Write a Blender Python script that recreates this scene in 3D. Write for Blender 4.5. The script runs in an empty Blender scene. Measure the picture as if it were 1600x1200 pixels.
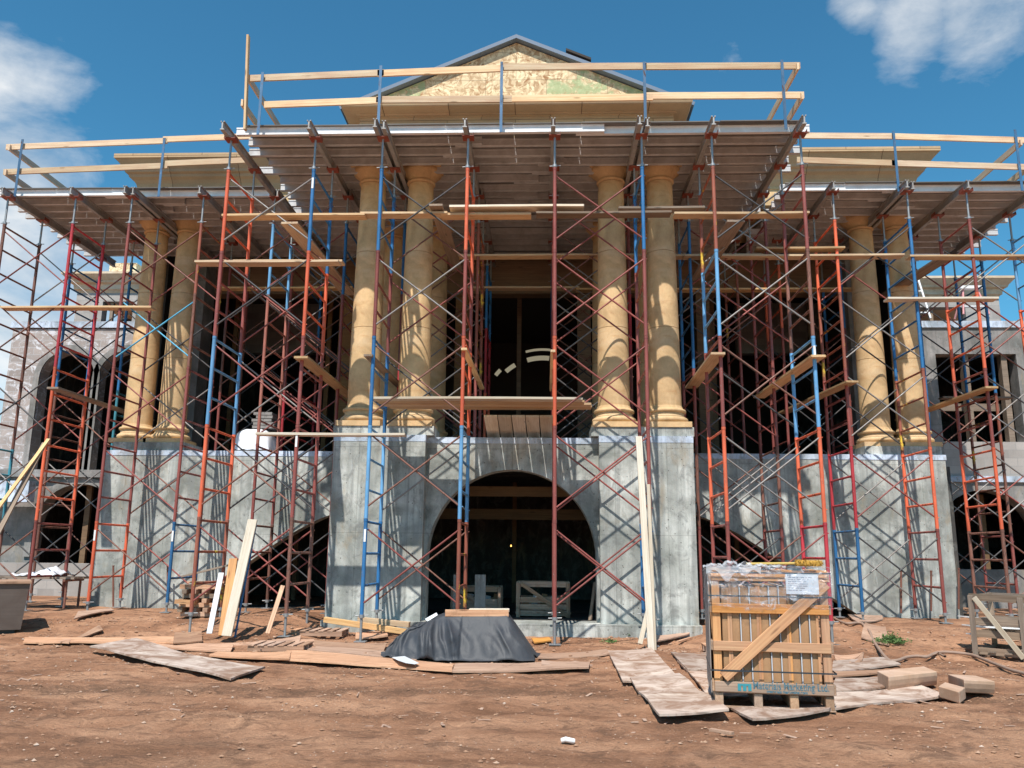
import bpy, math, random
import numpy as np
from mathutils import Vector, Matrix, noise
random.seed(7)
R = math.radians
sc = bpy.context.scene
col = sc.collection
# ---------------------------------------------------------------- camera (eye is the origin, z up, y towards the building)
F, YAW, PITCH, ROLL = 1297.9, R(2.37), R(11.573), R(0.615)
fw = Vector((-math.sin(YAW)*math.cos(PITCH), math.cos(YAW)*math.cos(PITCH), math.sin(PITCH)))
r_ = Vector((math.cos(YAW), math.sin(YAW), 0)); u_ = r_.cross(fw)
rt = r_*math.cos(ROLL) + u_*math.sin(ROLL); up = u_*math.cos(ROLL) - r_*math.sin(ROLL)
def ray(a, b): return fw + rt*((a-800)/F) - up*((b-600)/F)
def at(a, b, y):                     # point of the vertical plane at distance y measured at picture position a, b
    d = ray(a, b); return d*(y/d.y)
def atz(a, b, z):
    d = ray(a, b); return d*(z/d.z)
cd = bpy.data.cameras.new('camera'); cam = bpy.data.objects.new('camera', cd); col.objects.link(cam)
M3 = Matrix((rt, up, -fw)).transposed()
cam.matrix_world = M3.to_4x4()
cd.sensor_fit = 'HORIZONTAL'; cd.sensor_width = 36; cd.lens = F/1600*36; cd.clip_start = .05; cd.clip_end = 9000
sc.camera = cam
XC = -0.61
# ---------------------------------------------------------------- mesh helpers
class MB:
    def __init__(s): s.v = []; s.f = []; s.sm = []
    def add(s, vs, fs, smooth=False):
        o = len(s.v); s.v += [tuple(p) for p in vs]
        for f in fs: s.f.append([i+o for i in f]); s.sm.append(smooth)
        return s
    def box(s, x0, x1, y0, y1, z0, z1):
        return s.add([(x, y, z) for z in (z0, z1) for y in (y0, y1) for x in (x0, x1)],
                     [(0,2,3,1),(4,5,7,6),(0,1,5,4),(2,6,7,3),(0,4,6,2),(1,3,7,5)])
    def tube(s, p, q, r, n=8, r2=None, caps=True):
        p = Vector(p); q = Vector(q); d = (q-p).normalized()
        a = d.orthogonal().normalized(); b = d.cross(a); r2 = r if r2 is None else r2
        vs = [p+(a*math.cos(t)+b*math.sin(t))*r for t in [2*math.pi*i/n for i in range(n)]]
        vs += [q+(a*math.cos(t)+b*math.sin(t))*r2 for t in [2*math.pi*i/n for i in range(n)]]
        s.add(vs, [(i, (i+1) % n, n+(i+1) % n, n+i) for i in range(n)], True)
        if caps: s.add(vs, [tuple(range(n))[::-1], tuple(range(n, 2*n))])
        return s
    def path(s, pts, r, n=6):
        pts = [Vector(p) for p in pts]; rings = []
        for i, p in enumerate(pts):
            d = (pts[min(i+1, len(pts)-1)] - pts[max(i-1, 0)]).normalized()
            a = d.cross(Vector((0, 0, 1)));  a = a.normalized() if a.length > 1e-3 else Vector((1, 0, 0)); b = d.cross(a)
            rings.append([p+(a*math.cos(2*math.pi*k/n)+b*math.sin(2*math.pi*k/n))*r for k in range(n)])
        vs = [v for g in rings for v in g]
        return s.add(vs, [(i*n+k, i*n+(k+1) % n, (i+1)*n+(k+1) % n, (i+1)*n+k) for i in range(len(pts)-1) for k in range(n)], True)
    def lathe(s, prof, c=(0, 0, 0), n=40, smooth=True):
        cx, cy, cz = c; vs = []
        for r, z in prof:
            vs += [(cx+r*math.cos(2*math.pi*i/n), cy+r*math.sin(2*math.pi*i/n), cz+z) for i in range(n)]
        m = len(prof)
        s.add(vs, [(j*n+i, j*n+(i+1) % n, (j+1)*n+(i+1) % n, (j+1)*n+i) for j in range(m-1) for i in range(n)], smooth)
        return s.add(vs, [tuple(range(n))[::-1], tuple(range((m-1)*n, m*n))])
    def xz(s, pts, y0, y1):          # polygon in x,z extruded along y
        n = len(pts)
        vs = [(x, y0, z) for x, z in pts] + [(x, y1, z) for x, z in pts]
        return s.add(vs, [tuple(range(n)), tuple(range(n, 2*n))[::-1]] + [(i, n+i, n+(i+1) % n, (i+1) % n) for i in range(n)])
    def yz(s, pts, x0, x1):
        n = len(pts)
        vs = [(x0, y, z) for y, z in pts] + [(x1, y, z) for y, z in pts]
        return s.add(vs, [tuple(range(n))[::-1], tuple(range(n, 2*n))] + [(i, (i+1) % n, n+(i+1) % n, n+i) for i in range(n)])
    def mesh(s, name, mats):
        me = bpy.data.meshes.new(name); me.from_pydata(s.v, [], s.f)
        if not isinstance(mats, (list, tuple)): mats = [mats]
        for m in mats: me.materials.append(m)
        me.polygons.foreach_set('use_smooth', s.sm); me.update()
        import bmesh
        b = bmesh.new(); b.from_mesh(me); bmesh.ops.recalc_face_normals(b, faces=b.faces); b.to_mesh(me); b.free()
        return me
def link(o, parent=None):
    col.objects.link(o)
    if parent: o.parent = parent
    return o
def tag(o, label=None, cat=None, group=None, kind=None):
    if label: o['label'] = label
    if cat: o['category'] = cat
    if group: o['group'] = group
    if kind: o['kind'] = kind
    return o
def empty(name, loc, label, cat, group=None):
    o = bpy.data.objects.new(name, None); o.location = loc; o.empty_display_size = .3
    return tag(link(o), label, cat, group)
def obj(name, mb, mat, parent=None, loc=None):     # vertices in world space; re-based on loc (default: parent's origin)
    base = Vector(parent.location) if (parent is not None and parent.parent is None) else Vector((0, 0, 0))
    if parent is not None and parent.parent is not None: base = WL(parent)
    l = Vector(loc) if loc is not None else (base if parent is not None else cen(mb))
    mb.v = [(x-l.x, y-l.y, z-l.z) for x, y, z in mb.v]
    o = bpy.data.objects.new(name, mb.mesh(name, mat)); link(o, parent); o.location = l - base
    return o
def WL(o):
    v = Vector(o.location)
    while o.parent: o = o.parent; v += Vector(o.location)
    return v
def cen(mb):
    xs = [v[0] for v in mb.v]; ys = [v[1] for v in mb.v]; zs = [v[2] for v in mb.v]
    return Vector(((min(xs)+max(xs))/2, (min(ys)+max(ys))/2, min(zs)))
def bar(name, p, q, w, t, mat, parent=None, upv=(0, 0, 1), bev=0, warp=0, base=None):   # board from p to q; local x is its length, w wide, t thick
    p = Vector(p); q = Vector(q); X = (q-p); L = X.length; X.normalize()
    upv = Vector(upv); Yv = upv.cross(X)
    if Yv.length < 1e-3: Yv = Vector((1, 0, 0)).cross(X)
    Yv.normalize(); Zv = X.cross(Yv)
    m = MB(); n = max(1, int(L/.4)) if warp else 1; vs = []
    ph = random.uniform(0, 6)
    for i in range(n+1):
        x = L*i/n; dz = warp*math.sin(ph+3.5*i/n)-warp*math.sin(ph)*(1-i/n)-warp*math.sin(ph+3.5)*i/n
        vs += [(x, -w/2, -t/2+dz), (x, w/2, -t/2+dz), (x, w/2, t/2+dz), (x, -w/2, t/2+dz)]
    fs = [(0, 1, 2, 3), (4*n+3, 4*n+2, 4*n+1, 4*n)]
    for i in range(n):
        for k in range(4): fs.append((4*i+k, 4*i+4+k, 4*i+4+(k+1) % 4, 4*i+(k+1) % 4))
    m.add(vs, fs)
    o = bpy.data.objects.new(name, m.mesh(name, mat)); link(o, parent)
    b = base if base is not None else (WL(parent) if parent else Vector((0, 0, 0)))
    o.matrix_local = Matrix.Translation(p-b) @ Matrix((X, Yv, Zv)).transposed().to_4x4()
    if bev:
        bm_ = o.modifiers.new('bevel', 'BEVEL'); bm_.width = bev; bm_.segments = 1
    return o
# ---------------------------------------------------------------- materials
def mat(name, colr, rough=.8, metal=0, spec=.5):
    m = bpy.data.materials.new(name); m.use_nodes = True; nt = m.node_tree; b = nt.nodes['Principled BSDF']
    b.inputs['Base Color'].default_value = (*colr, 1); b.inputs['Roughness'].default_value = rough; b.inputs['Metallic'].default_value = metal
    b.inputs['Specular IOR Level'].default_value = spec
    return m, nt, b
class NT:
    def __init__(s, nt):
        s.nt = nt; s.tc = nt.nodes.new('ShaderNodeTexCoord'); s.src = s.tc.outputs['Object']
    def N(s, t, **k):
        n = s.nt.nodes.new(t)
        for a, b in k.items(): setattr(n, a, b)
        return n
    def L(s, a, b): s.nt.links.new(a, b)
    def mp(s, sca, loc=(0, 0, 0), src=None, rot=(0, 0, 0)):
        n = s.N('ShaderNodeMapping'); n.inputs['Scale'].default_value = sca; n.inputs['Location'].default_value = loc; n.inputs['Rotation'].default_value = rot
        s.L(src or s.src, n.inputs[0]); return n.outputs[0]
    def noise(s, sca, scale=1, det=4, rough=.55, dist=0, src=None, loc=(0, 0, 0)):
        n = s.N('ShaderNodeTexNoise'); n.inputs['Scale'].default_value = scale; n.inputs['Detail'].default_value = det
        n.inputs['Roughness'].default_value = rough; n.inputs['Distortion'].default_value = dist
        s.L(s.mp(sca, loc, src), n.inputs['Vector']); return n.outputs[0]
    def vor(s, sca, scale=1, feat='F1', out='Distance', rnd=1):
        n = s.N('ShaderNodeTexVoronoi'); n.feature = feat; n.inputs['Scale'].default_value = scale; n.inputs['Randomness'].default_value = rnd
        s.L(s.mp(sca), n.inputs['Vector']); return n.outputs[out]
    def ramp(s, x, stops):
        n = s.N('ShaderNodeValToRGB'); e = n.color_ramp.elements
        while len(e) < len(stops): e.new(.5)
        for i, (p, c) in enumerate(stops):
            e[i].position = p; e[i].color = (*c, 1) if not isinstance(c, (int, float)) else (c, c, c, 1)
        s.L(x, n.inputs[0]); return n.outputs[0]
    def mix(s, f, a, b, bt='MIX'):
        n = s.N('ShaderNodeMix'); n.data_type = 'RGBA'; n.blend_type = bt
        for i, x in ((0, f), (6, a), (7, b)):
            if isinstance(x, (int, float)): n.inputs[i].default_value = x if i == 0 else (x, x, x, 1)
            elif isinstance(x, tuple): n.inputs[i].default_value = (*x, 1)
            else: s.L(x, n.inputs[i])
        return n.outputs[2]
    def math(s, op, a, b=None):
        n = s.N('ShaderNodeMath'); n.operation = op
        for i, x in ((0, a), (1, b)):
            if x is None: continue
            if isinstance(x, (int, float)): n.inputs[i].default_value = x
            else: s.L(x, n.inputs[i])
        return n.outputs[0]
    def bump(s, bsdf, h, st=.3, d=.02):
        n = s.N('ShaderNodeBump'); n.inputs['Strength'].default_value = st; n.inputs['Distance'].default_value = d
        s.L(h, n.inputs['Height']); s.L(n.outputs[0], bsdf.inputs['Normal'])
    def rnd(s):
        return s.N('ShaderNodeObjectInfo').outputs['Random']
def vari(c, k): return tuple(min(1, x*k) for x in c)

def m_concrete(name, c, streak=1., form=True):
    m, nt, b = mat(name, c, .85); n = NT(nt)
    a = n.noise((1, 1, 1), 1.1, 6, .62, .4)
    st = n.noise((7, 7, .35), 1, 5, .6, .6)
    c1 = n.mix(n.ramp(a, [(.36, 0), (.64, 1)]), (c[0]*.45, c[1]*.465, c[2]*.44), vari(c, 1.25))
    c2 = n.mix(n.math('MULTIPLY', n.ramp(st, [(.42, 0), (.66, 1)]), .75*streak), c1, vari((c[0]*.96, c[1]*.98, c[2]), .5))
    wh = n.noise((3.1, 3.1, .8), 1, 8, .7, 1.2, loc=(9, 3, 4))
    c3 = n.mix(n.math('MULTIPLY', n.ramp(wh, [(.6, 0), (.72, 1)]), .6*streak), c2, (.62, .66, .68))
    ws = n.noise((1.7, 1.7, .7), 1, 7, .68, .9, loc=(5, 1, 8)); c3 = n.mix(n.ramp(ws, [(.56, 0), (.68, .5)]), c3, (.33, .26, .17)); md = n.noise((4.5, 4.5, 3.2), 1, 8, .72, .8, loc=(2, 9, 4)); c3 = n.mix(n.ramp(md, [(.38, .6), (.5, 0)]), c3, (.17, .175, .165))
    fine = n.noise((60, 60, 60), 1, 3, .6)
    c3 = n.mix(.35, c3, n.mix(fine, (.25, .25, .25), (.75, .75, .75)), 'OVERLAY')
    v = n.vor((9, 9, 9), 1)
    hole = n.ramp(v, [(.07, 1), (.12, 0)])
    c4 = n.mix(n.math('MULTIPLY', hole, .75), c3, (.06, .06, .055))
    if form:
        bt = n.N('ShaderNodeTexBrick'); bt.inputs['Scale'].default_value = 1; bt.inputs['Brick Width'].default_value = .93; bt.inputs['Row Height'].default_value = 1.55
        bt.inputs['Mortar Size'].default_value = .005; bt.offset = 0; bt.inputs['Color1'].default_value = (1, 1, 1, 1); bt.inputs['Color2'].default_value = (.93, .94, .95, 1); bt.inputs['Mortar'].default_value = (.68, .68, .68, 1)
        cx = n.N('ShaderNodeSeparateXYZ'); n.L(n.src, cx.inputs[0]); cb = n.N('ShaderNodeCombineXYZ')
        n.L(cx.outputs[0], cb.inputs[0]); n.L(cx.outputs[2], cb.inputs[1]); n.L(cb.outputs[0], bt.inputs['Vector'])
        c4 = n.mix(1, c4, bt.outputs[0], 'MULTIPLY')
    n.L(c4, b.inputs['Base Color']); n.bump(b, n.math('SUBTRACT', n.math('ADD', fine, a), n.math('MULTIPLY', hole, 2)), .35, .01)
    return m
def m_stone(name, c, dark=.72):
    m, nt, b = mat(name, c, .75); n = NT(nt)
    a = n.noise((1.2, 1.2, 1.2), 1.6, 7, .65, .8); f = n.noise((30, 30, 18), 1, 5, .7)
    sp = n.noise((2.3, 2.3, 5), 1, 6, .7, 1.5, loc=(4, 4, 1))
    c1 = n.mix(n.ramp(a, [(.3, 0), (.7, 1)]), vari(c, dark), vari((c[0], c[1]*1.05, c[2]*1.12), 1.18))
    c1 = n.mix(n.ramp(n.noise((.9, .9, 2.2), 1, 5, .6, loc=(2, 7, 3)), [(.52, 0), (.66, .55)]), c1, (c[0]*1.08, c[1]*1.25, c[2]*1.6))
    c1 = n.mix(n.ramp(sp, [(.55, 0), (.75, .7)]), c1, (c[0]*.78, c[1]*.62, c[2]*.5))
    c1 = n.mix(.3, c1, n.mix(f, (.2, .2, .2), (.8, .8, .8)), 'OVERLAY')
    c1 = n.mix(1, c1, n.ramp(n.rnd(), [(0, (.9, .9, .92)), (1, (1.0, 1.0, 1.0))]), 'MULTIPLY')
    n.L(c1, b.inputs['Base Color']); n.bump(b, f, .25, .006); return m
def m_block(name, c, mort, bw, bh, smear=0, xo=False):
    m, nt, b = mat(name, c, .9); n = NT(nt)
    bt = n.N('ShaderNodeTexBrick'); bt.inputs['Scale'].default_value = 1; bt.inputs['Brick Width'].default_value = bw; bt.inputs['Row Height'].default_value = bh
    bt.inputs['Mortar Size'].default_value = .008; bt.inputs['Color1'].default_value = (*vari(c, .82), 1); bt.inputs['Color2'].default_value = (*vari(c, 1.15), 1); bt.inputs['Mortar'].default_value = (*mort, 1)
    cx = n.N('ShaderNodeSeparateXYZ'); n.L(n.src, cx.inputs[0]); cb = n.N('ShaderNodeCombineXYZ')
    n.L(n.math('ADD', cx.outputs[0], n.math('MULTIPLY', cx.outputs[1], 0 if xo else 1)), cb.inputs[0]); n.L(cx.outputs[2], cb.inputs[1]); n.L(cb.outputs[0], bt.inputs['Vector'])
    a = n.noise((1.3, 1.3, 1.3), 1, 6, .65, .5); f = n.noise((40, 40, 40), 1, 3)
    c1 = n.mix(.55, bt.outputs[0], n.mix(a, (.22, .22, .22), (.8, .8, .8)), 'OVERLAY')
    c1 = n.mix(.3, c1, n.mix(f, (.25, .25, .25), (.75, .75, .75)), 'OVERLAY')
    if smear:
        s = n.noise((1.6, 1.6, 2.6), 1.2, 8, .72, 2.)
        c1 = n.mix(n.math('MULTIPLY', n.ramp(s, [(.52, 0), (.6, 1)]), smear), c1, (.68, .68, .72))
    n.L(c1, b.inputs['Base Color']); n.bump(b, n.math('ADD', bt.outputs['Fac'], f), -.3, .01); return m
def m_wood(name, c, c2=None, rough=.75, dirt=0., k=1):
    m, nt, b = mat(name, c, rough); n = NT(nt); c2 = c2 or vari(c, .62)
    off = n.N('ShaderNodeVectorMath'); off.operation = 'SCALE'; cb = n.N('ShaderNodeCombineXYZ'); rn = n.rnd()
    for i in range(3): n.L(rn, cb.inputs[i])
    n.L(cb.outputs[0], off.inputs[0]); off.inputs['Scale'].default_value = 37
    ad = n.N('ShaderNodeVectorMath'); n.L(n.src, ad.inputs[0]); n.L(off.outputs[0], ad.inputs[1]); n.src = ad.outputs[0]
    g = n.noise((.7*k, 26*k, 26*k), 1, 6, .65, 1.2); g2 = n.noise((3, 90, 90), 1, 3, .6)
    big = n.noise((1.1, 3, 3), 1, 4, .6)
    c1 = n.mix(n.ramp(g, [(.33, 0), (.68, 1)]), c2, c)
    c1 = n.mix(.45, c1, n.mix(g2, (.2, .2, .2), (.8, .8, .8)), 'OVERLAY')
    c1 = n.mix(.6, c1, n.mix(big, (.15, .15, .15), (.85, .85, .85)), 'OVERLAY')
    kn = n.vor((1.6, 9, 9), 1); c1 = n.mix(n.ramp(kn, [(.06, .85), (.14, 0)]), c1, vari(c2, .45))
    if dirt:
        d = n.noise((2.6, 2.6, 2.6), 1, 7, .7, .8)
        c1 = n.mix(n.ramp(d, [(.62-.25*dirt, 0), (.78-.25*dirt, 1)]), c1, (.30, .165, .10))
    hs = n.N('ShaderNodeHueSaturation'); n.L(c1, hs.inputs['Color']); n.L(n.ramp(rn, [(0, .68), (1, 1.12)]), hs.inputs['Value']); n.L(n.ramp(rn, [(0, 1.05), (.5, .8), (1, 1.1)]), hs.inputs['Saturation'])
    n.L(hs.outputs[0], b.inputs['Base Color']); n.bump(b, n.math('ADD', g, g2), .3, .004); return m
def m_paint(name, c, chip=.5, alt=None):
    m, nt, b = mat(name, c, .45); n = NT(nt)
    a = n.noise((9, 9, 3.2), 1, 8, .72, .6); a2 = n.noise((2.2, 2.2, 1.1), 1, 4, .6, loc=(3, 8, 1)); w = n.noise((50, 50, 14), 1, 4, .7)
    cc = n.mix(n.ramp(a2, [(.35, 0), (.65, 1)]), vari(c, .72), vari(c, 1.15))
    if alt: cc = n.mix(n.ramp(n.noise((3, 3, 1.9), 1, 6, .7, loc=(1, 5, 7)), [(.57, 0), (.62, 1)]), cc, alt)
    cc = n.mix(n.ramp(a, [(.64-.12*chip, 0), (.70-.12*chip, 1)]), cc, (.105, .045, .03))
    cc = n.mix(n.ramp(w, [(.63, 0), (.70, .75)]), cc, (.42, .38, .35)); sp_ = n.noise((14, 14, 6), 1, 6, .7, .5, loc=(7, 2, 5)); cc = n.mix(n.ramp(sp_, [(.62, 0), (.68, .8)]), cc, (.16, .09, .07))
    cc = n.mix(1, cc, n.ramp(n.rnd(), [(0, (.72, .70, .70)), (.5, (1, 1, 1)), (1, (.88, .95, .98))]), 'MULTIPLY')
    n.L(cc, b.inputs['Base Color']); n.L(n.ramp(a, [(.4, .38), (.65, .8)]), b.inputs['Roughness']); n.bump(b, a, .2, .002); return m
def m_metal(name, c, rough=.4, metal=.7, dirt=.4):
    m, nt, b = mat(name, c, rough, metal); n = NT(nt)
    a = n.noise((2, 2, 2), 1.2, 7, .7, .5); w = n.noise((.8, 30, 30), 1, 4, .6)
    cc = n.mix(n.ramp(a, [(.4, 0), (.72, dirt)]), c, (.20, .17, .15)); cc = n.mix(.3, cc, n.mix(w, (.2, .2, .2), (.8, .8, .8)), 'OVERLAY')
    n.L(cc, b.inputs['Base Color']); n.L(n.ramp(a, [(.3, rough*.8), (.7, min(1, rough*1.6))]), b.inputs['Roughness']); n.bump(b, w, .1, .002); return m
def m_osb(name):
    m, nt, b = mat(name, (.55, .38, .2), .8); n = NT(nt)
    dn = n.N('ShaderNodeTexNoise'); dn.inputs['Scale'].default_value = 2.2; n.L(n.src, dn.inputs['Vector'])
    mx = n.mix(.35, n.src, dn.outputs['Color']); n.src = mx
    v = n.vor((9, 9, 30), 1.3, out='Color'); v2 = n.vor((32, 32, 9), 1.1, out='Color')
    sp = n.N('ShaderNodeSeparateColor'); n.L(v, sp.inputs[0]); sp2 = n.N('ShaderNodeSeparateColor'); n.L(v2, sp2.inputs[0])
    c1 = n.mix(n.math('MULTIPLY', n.math('ADD', sp.outputs[0], sp2.outputs[0]), .5), (.34, .16, .06), (.95, .80, .52))
    n.src = n.tc.outputs['Object']
    ck = n.N('ShaderNodeTexBrick'); ck.inputs['Scale'].default_value = 1; ck.inputs['Brick Width'].default_value = 1.22; ck.inputs['Row Height'].default_value = .62; ck.inputs['Mortar Size'].default_value = .006
    ck.inputs['Color1'].default_value = (0, 0, 0, 1); ck.inputs['Color2'].default_value = (1, 1, 1, 1); ck.inputs['Mortar'].default_value = (0, 0, 0, 1)
    cx = n.N('ShaderNodeSeparateXYZ'); n.L(n.src, cx.inputs[0]); cb = n.N('ShaderNodeCombineXYZ'); n.L(cx.outputs[0], cb.inputs[0]); n.L(cx.outputs[2], cb.inputs[1]); n.L(cb.outputs[0], ck.inputs['Vector'])
    gn = n.noise((5, 5, 5), 1, 5, .7)
    c1 = n.mix(n.math('MULTIPLY', n.ramp(ck.outputs[0], [(.48, 0), (.52, .8)]), n.ramp(gn, [(.42, 0), (.56, 1)])), c1, (.33, .43, .22))
    c1 = n.mix(n.math('MULTIPLY', ck.outputs['Fac'], .6), c1, (.2, .13, .08))
    n.L(c1, b.inputs['Base Color']); n.bump(b, n.math('ADD', sp.outputs[0], sp2.outputs[0]), .2, .004); return m

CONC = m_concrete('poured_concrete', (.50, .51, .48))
CONC2 = m_concrete('dark_concrete_blockwork', (.30, .28, .27), .6)  # darker and less streaked than the poured concrete
MEMB = m_concrete('pale_blue_membrane', (.56, .64, .78), .5, False)
STONE = m_stone('tan_limestone', (.68, .44, .215), .68)
STONE2 = m_stone('pale_limestone', (.66, .50, .33))
BLOCK = m_block('grey_block', (.36, .33, .31), (.30, .29, .28), .42, .21)
BLOCKW = m_block('block_with_mortar_smears', (.36, .31, .29), (.42, .41, .42), .42, .21, .9)
OSB = m_osb('strand_board')
LUM = m_wood('fresh_lumber', (.72, .50, .28), (.50, .29, .13))
LUMR = m_wood('rail_lumber', (.80, .60, .40), (.62, .40, .22))
LUMW = m_wood('pale_lumber', (.82, .72, .58), (.60, .48, .34))
LUMO = m_wood('orange_lumber', (.70, .36, .12), (.46, .20, .06))
LUMG = m_wood('weathered_lumber', (.34, .25, .18), (.19, .13, .09))
PLY = m_wood('dusty_plywood', (.66, .52, .43), (.50, .37, .29), dirt=.75, k=.5)
PLYR = m_wood('reddish_plank', (.66, .42, .28), (.42, .22, .13), dirt=.35)
PLYD = m_wood('deck_plywood', (.19, .17, .155), (.12, .11, .10))
PLYE = m_wood('inner_plywood', (.30, .17, .08), (.2, .11, .05))
ALUF = m_metal('sunlit_edge_aluminium', (.82, .81, .82), .5, .1, .25)  # lit copy of the joist aluminium; sunshine put into its lighter colour
ALU = m_metal('aluminium', (.60, .59, .59), .5, .15, .5)
ALUD = m_metal('dusty_aluminium', (.40, .39, .38), .5, .3, .6)
GALV = m_metal('galvanised_tube', (.36, .37, .38), .45, .6, .4)
BLK = m_metal('black_brace_steel', (.06, .06, .065), .5, .3, .3)
GREYB = m_metal('grey_brace_steel', (.28, .26, .25), .5, .4, .7)
P = {'O': m_paint('orange_paint', (.80, .15, .065), .2), 'M': m_paint('maroon_paint', (.30, .075, .062), .5), 'G': m_paint('dull_blue_post_paint', (.06, .16, .30), .5),
     'B': m_paint('blue_paint', (.03, .17, .40), .45), 'L': m_paint('light_blue_paint', (.15, .38, .66), .25),
     'Y': m_paint('yellow_patched_paint', (.34, .10, .06), .4, (.80, .55, .05)), 'C': m_paint('crimson_paint', (.52, .04, .055), .2),
     'R': m_paint('rusty_paint', (.24, .10, .07), .9), 'S': m_paint('salmon_rust_paint', (.42, .14, .10), .6),
     'T': m_paint('teal_rust_paint', (.06, .28, .36), .55)}
UH = m_paint('red_oxide_plate', (.30, .07, .04), .5)
SKYB = m_paint('bright_cyan_brace_paint', (.10, .45, .68), .1)
DARK = m_concrete('shade_dark_concrete', (.065, .06, .056), .6, False)  # shade of the inner spaces put into a near-black concrete colour
BLACKM = mat('room_shade_and_felt_black', (.05, .042, .036), .9)[0]  # room walls carry their shade as near-black colour; also the felt's own black
WHITE = mat('white_sticker', (.8, .8, .8), .5)[0]
# ---------------------------------------------------------------- ground
def sst(a, b, x):
    t = max(0, min(1, (x-a)/(b-a))); return t*t*(3-2*t)
def g0(x, y):                        # broad shape of the site
    ax = abs(x-XC)
    rise = .22*sst(2.9, 3.9, ax) + .015
    z = -1.38 + rise*sst(12.6, 15.2, y)
    z += .10*math.exp(-((x-4.6)/1.6)**2-((y-14.2)/1.2)**2) + .07*math.exp(-((x+5.0)/1.1)**2-((y-15.0)/.9)**2)
    z -= .03*math.exp(-((y-9.1)/.35)**2)*sst(-7, -3, x)
    return z
def gz(x, y):
    z = g0(x, y)
    band = math.exp(-((y-9.0-.05*x)/.3)**2)+.8*math.exp(-((y-7.3+.04*x)/.22)**2)*sst(-1, 1.5, -x)
    n = (noise.noise((x*5, y*7, 12.))*.03+noise.noise((x*13, y*15, 14.))*.018+.010*math.sin(x*17+y*9))*band+noise.noise((x*.35, y*1.5, 1.3))*.035 + noise.noise((x*1.1+.5*y, y*4.2, 4.))*.022 + noise.noise((x*3.4, y*4.5, 7.))*.022
    n += noise.noise((x*8+2*y, y*10, 9.))*.014
    return z + n - .016
def grow(lo, hi, step, far):
    c = [lo+i*step for i in range(int((hi-lo)/step)+1)]
    a = []; s = step; v = lo
    while v > -far: s *= 1.35; v -= s; a.append(v)
    b = []; s = step; v = c[-1]
    while v < far: s *= 1.35; v += s; b.append(v)
    return a[::-1]+c+b
gx = grow(-8.6, 7.6, .05, 3000); gy = grow(5.2, 15.4, .042, 3000)
gm = MB(); gm.v = [(x, y, gz(x, y) if abs(x) < 60 and abs(y) < 60 else -1.4) for y in gy for x in gx]
nx = len(gx); gm.f = [(j*nx+i, j*nx+i+1, (j+1)*nx+i+1, (j+1)*nx+i) for j in range(len(gy)-1) for i in range(nx-1)]
gm.sm = [True]*len(gm.f)
m, nt, b = mat('red_brown_dirt', (.36, .21, .13), .95); n = NT(nt)
b.inputs['Specular IOR Level'].default_value = .15
a = n.noise((.7, 1.25, 1), 1, 9, .68, .5); a2 = n.noise((3.0, 4.4, 3), 1, 9, .74, .6, loc=(3, 1, 0)); f = n.noise((30, 45, 30), 1, 6, .75); f2 = n.noise((110, 110, 110), 1, 3, .7)
c = n.ramp(a, [(.34, (.26, .13, .075)), (.47, (.42, .215, .125)), (.62, (.57, .315, .19))])
c = n.mix(n.ramp(a2, [(.38, .75), (.49, 0)]), c, (.20, .11, .07))
c = n.mix(.75, c, n.mix(f, (.08, .08, .08), (.9, .9, .9)), 'OVERLAY')
c = n.mix(.4, c, n.mix(f2, (.1, .1, .1), (.9, .9, .9)), 'OVERLAY')
sx = n.N('ShaderNodeSeparateXYZ'); n.L(n.src, sx.inputs[0])
wv = n.noise((1.3, 1.3, 1), 1, 6, .65); dd = n.math('ABSOLUTE', n.math('SUBTRACT', n.math('ADD', sx.outputs[1], n.math('MULTIPLY', wv, 1.5)), n.math('ADD', n.math('MULTIPLY', sx.outputs[0], .05), 9.75)))
pt = n.noise((.45, .9, 1), 1, 5, .6, .4, loc=(11, 4, 0))
dk = n.math('MAXIMUM', n.math('MULTIPLY', n.ramp(dd, [(.12, 1), (.42, 0)]), n.ramp(sx.outputs[0], [(0, 1), (1, 1)])), n.ramp(pt, [(.59, 0), (.66, .6)]))
c = n.mix(n.math('MULTIPLY', dk, n.ramp(f, [(.3, 1), (.62, .25)])), c, (.17, .10, .065))
pb = n.vor((22, 30, 22), 1); pr = n.noise((1.1, 2.4, 1), 1, 4, .6, loc=(6, 2, 2))
c = n.mix(n.math('MULTIPLY', n.ramp(pb, [(.10, 1), (.16, 0)]), n.ramp(pr, [(.5, 0), (.62, .8)])), c, (.60, .50, .42))
n.L(c, b.inputs['Base Color'])
n.bump(b, n.math('ADD', n.math('ADD', n.math('MULTIPLY', a2, 1.6), f), n.math('MULTIPLY', f2, .4)), 1.0, .03)
DIRT = m
tag(obj('ground', gm, DIRT, loc=(0, 0, 0)), kind='structure')
# pebbles and clods
pm = MB(); oc = [(1,0,0),(0,1,0),(-1,0,0),(0,-1,0),(0,0,.7),(0,0,-.7)]; of = [(0,1,4),(1,2,4),(2,3,4),(3,0,4),(1,0,5),(2,1,5),(3,2,5),(0,3,5)]
rg = random.Random(3)
for i in range(9000):
    y = 5.8+9.2*rg.random()**.8; x = XC+rg.uniform(-.62, .62)*y*1.05
    if noise.noise((x*.8, y*1.8, 20)) < -.05 and rg.random() < .75: continue
    s = .006+.016*rg.random()**3; z = gz(x, y)
    if y > 11 and rg.random() < .4: s *= 1.9
    pm.add([(x+s*a*rg.uniform(.7, 1.4), y+s*b_*rg.uniform(.7, 1.4), z+s*.3+s*c_*rg.uniform(.6, 1.1)) for a, b_, c_ in oc], of)
mp_, nt, b = mat('mixed_pebbles', (.4, .3, .24), .9); n = NT(nt)
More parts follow.
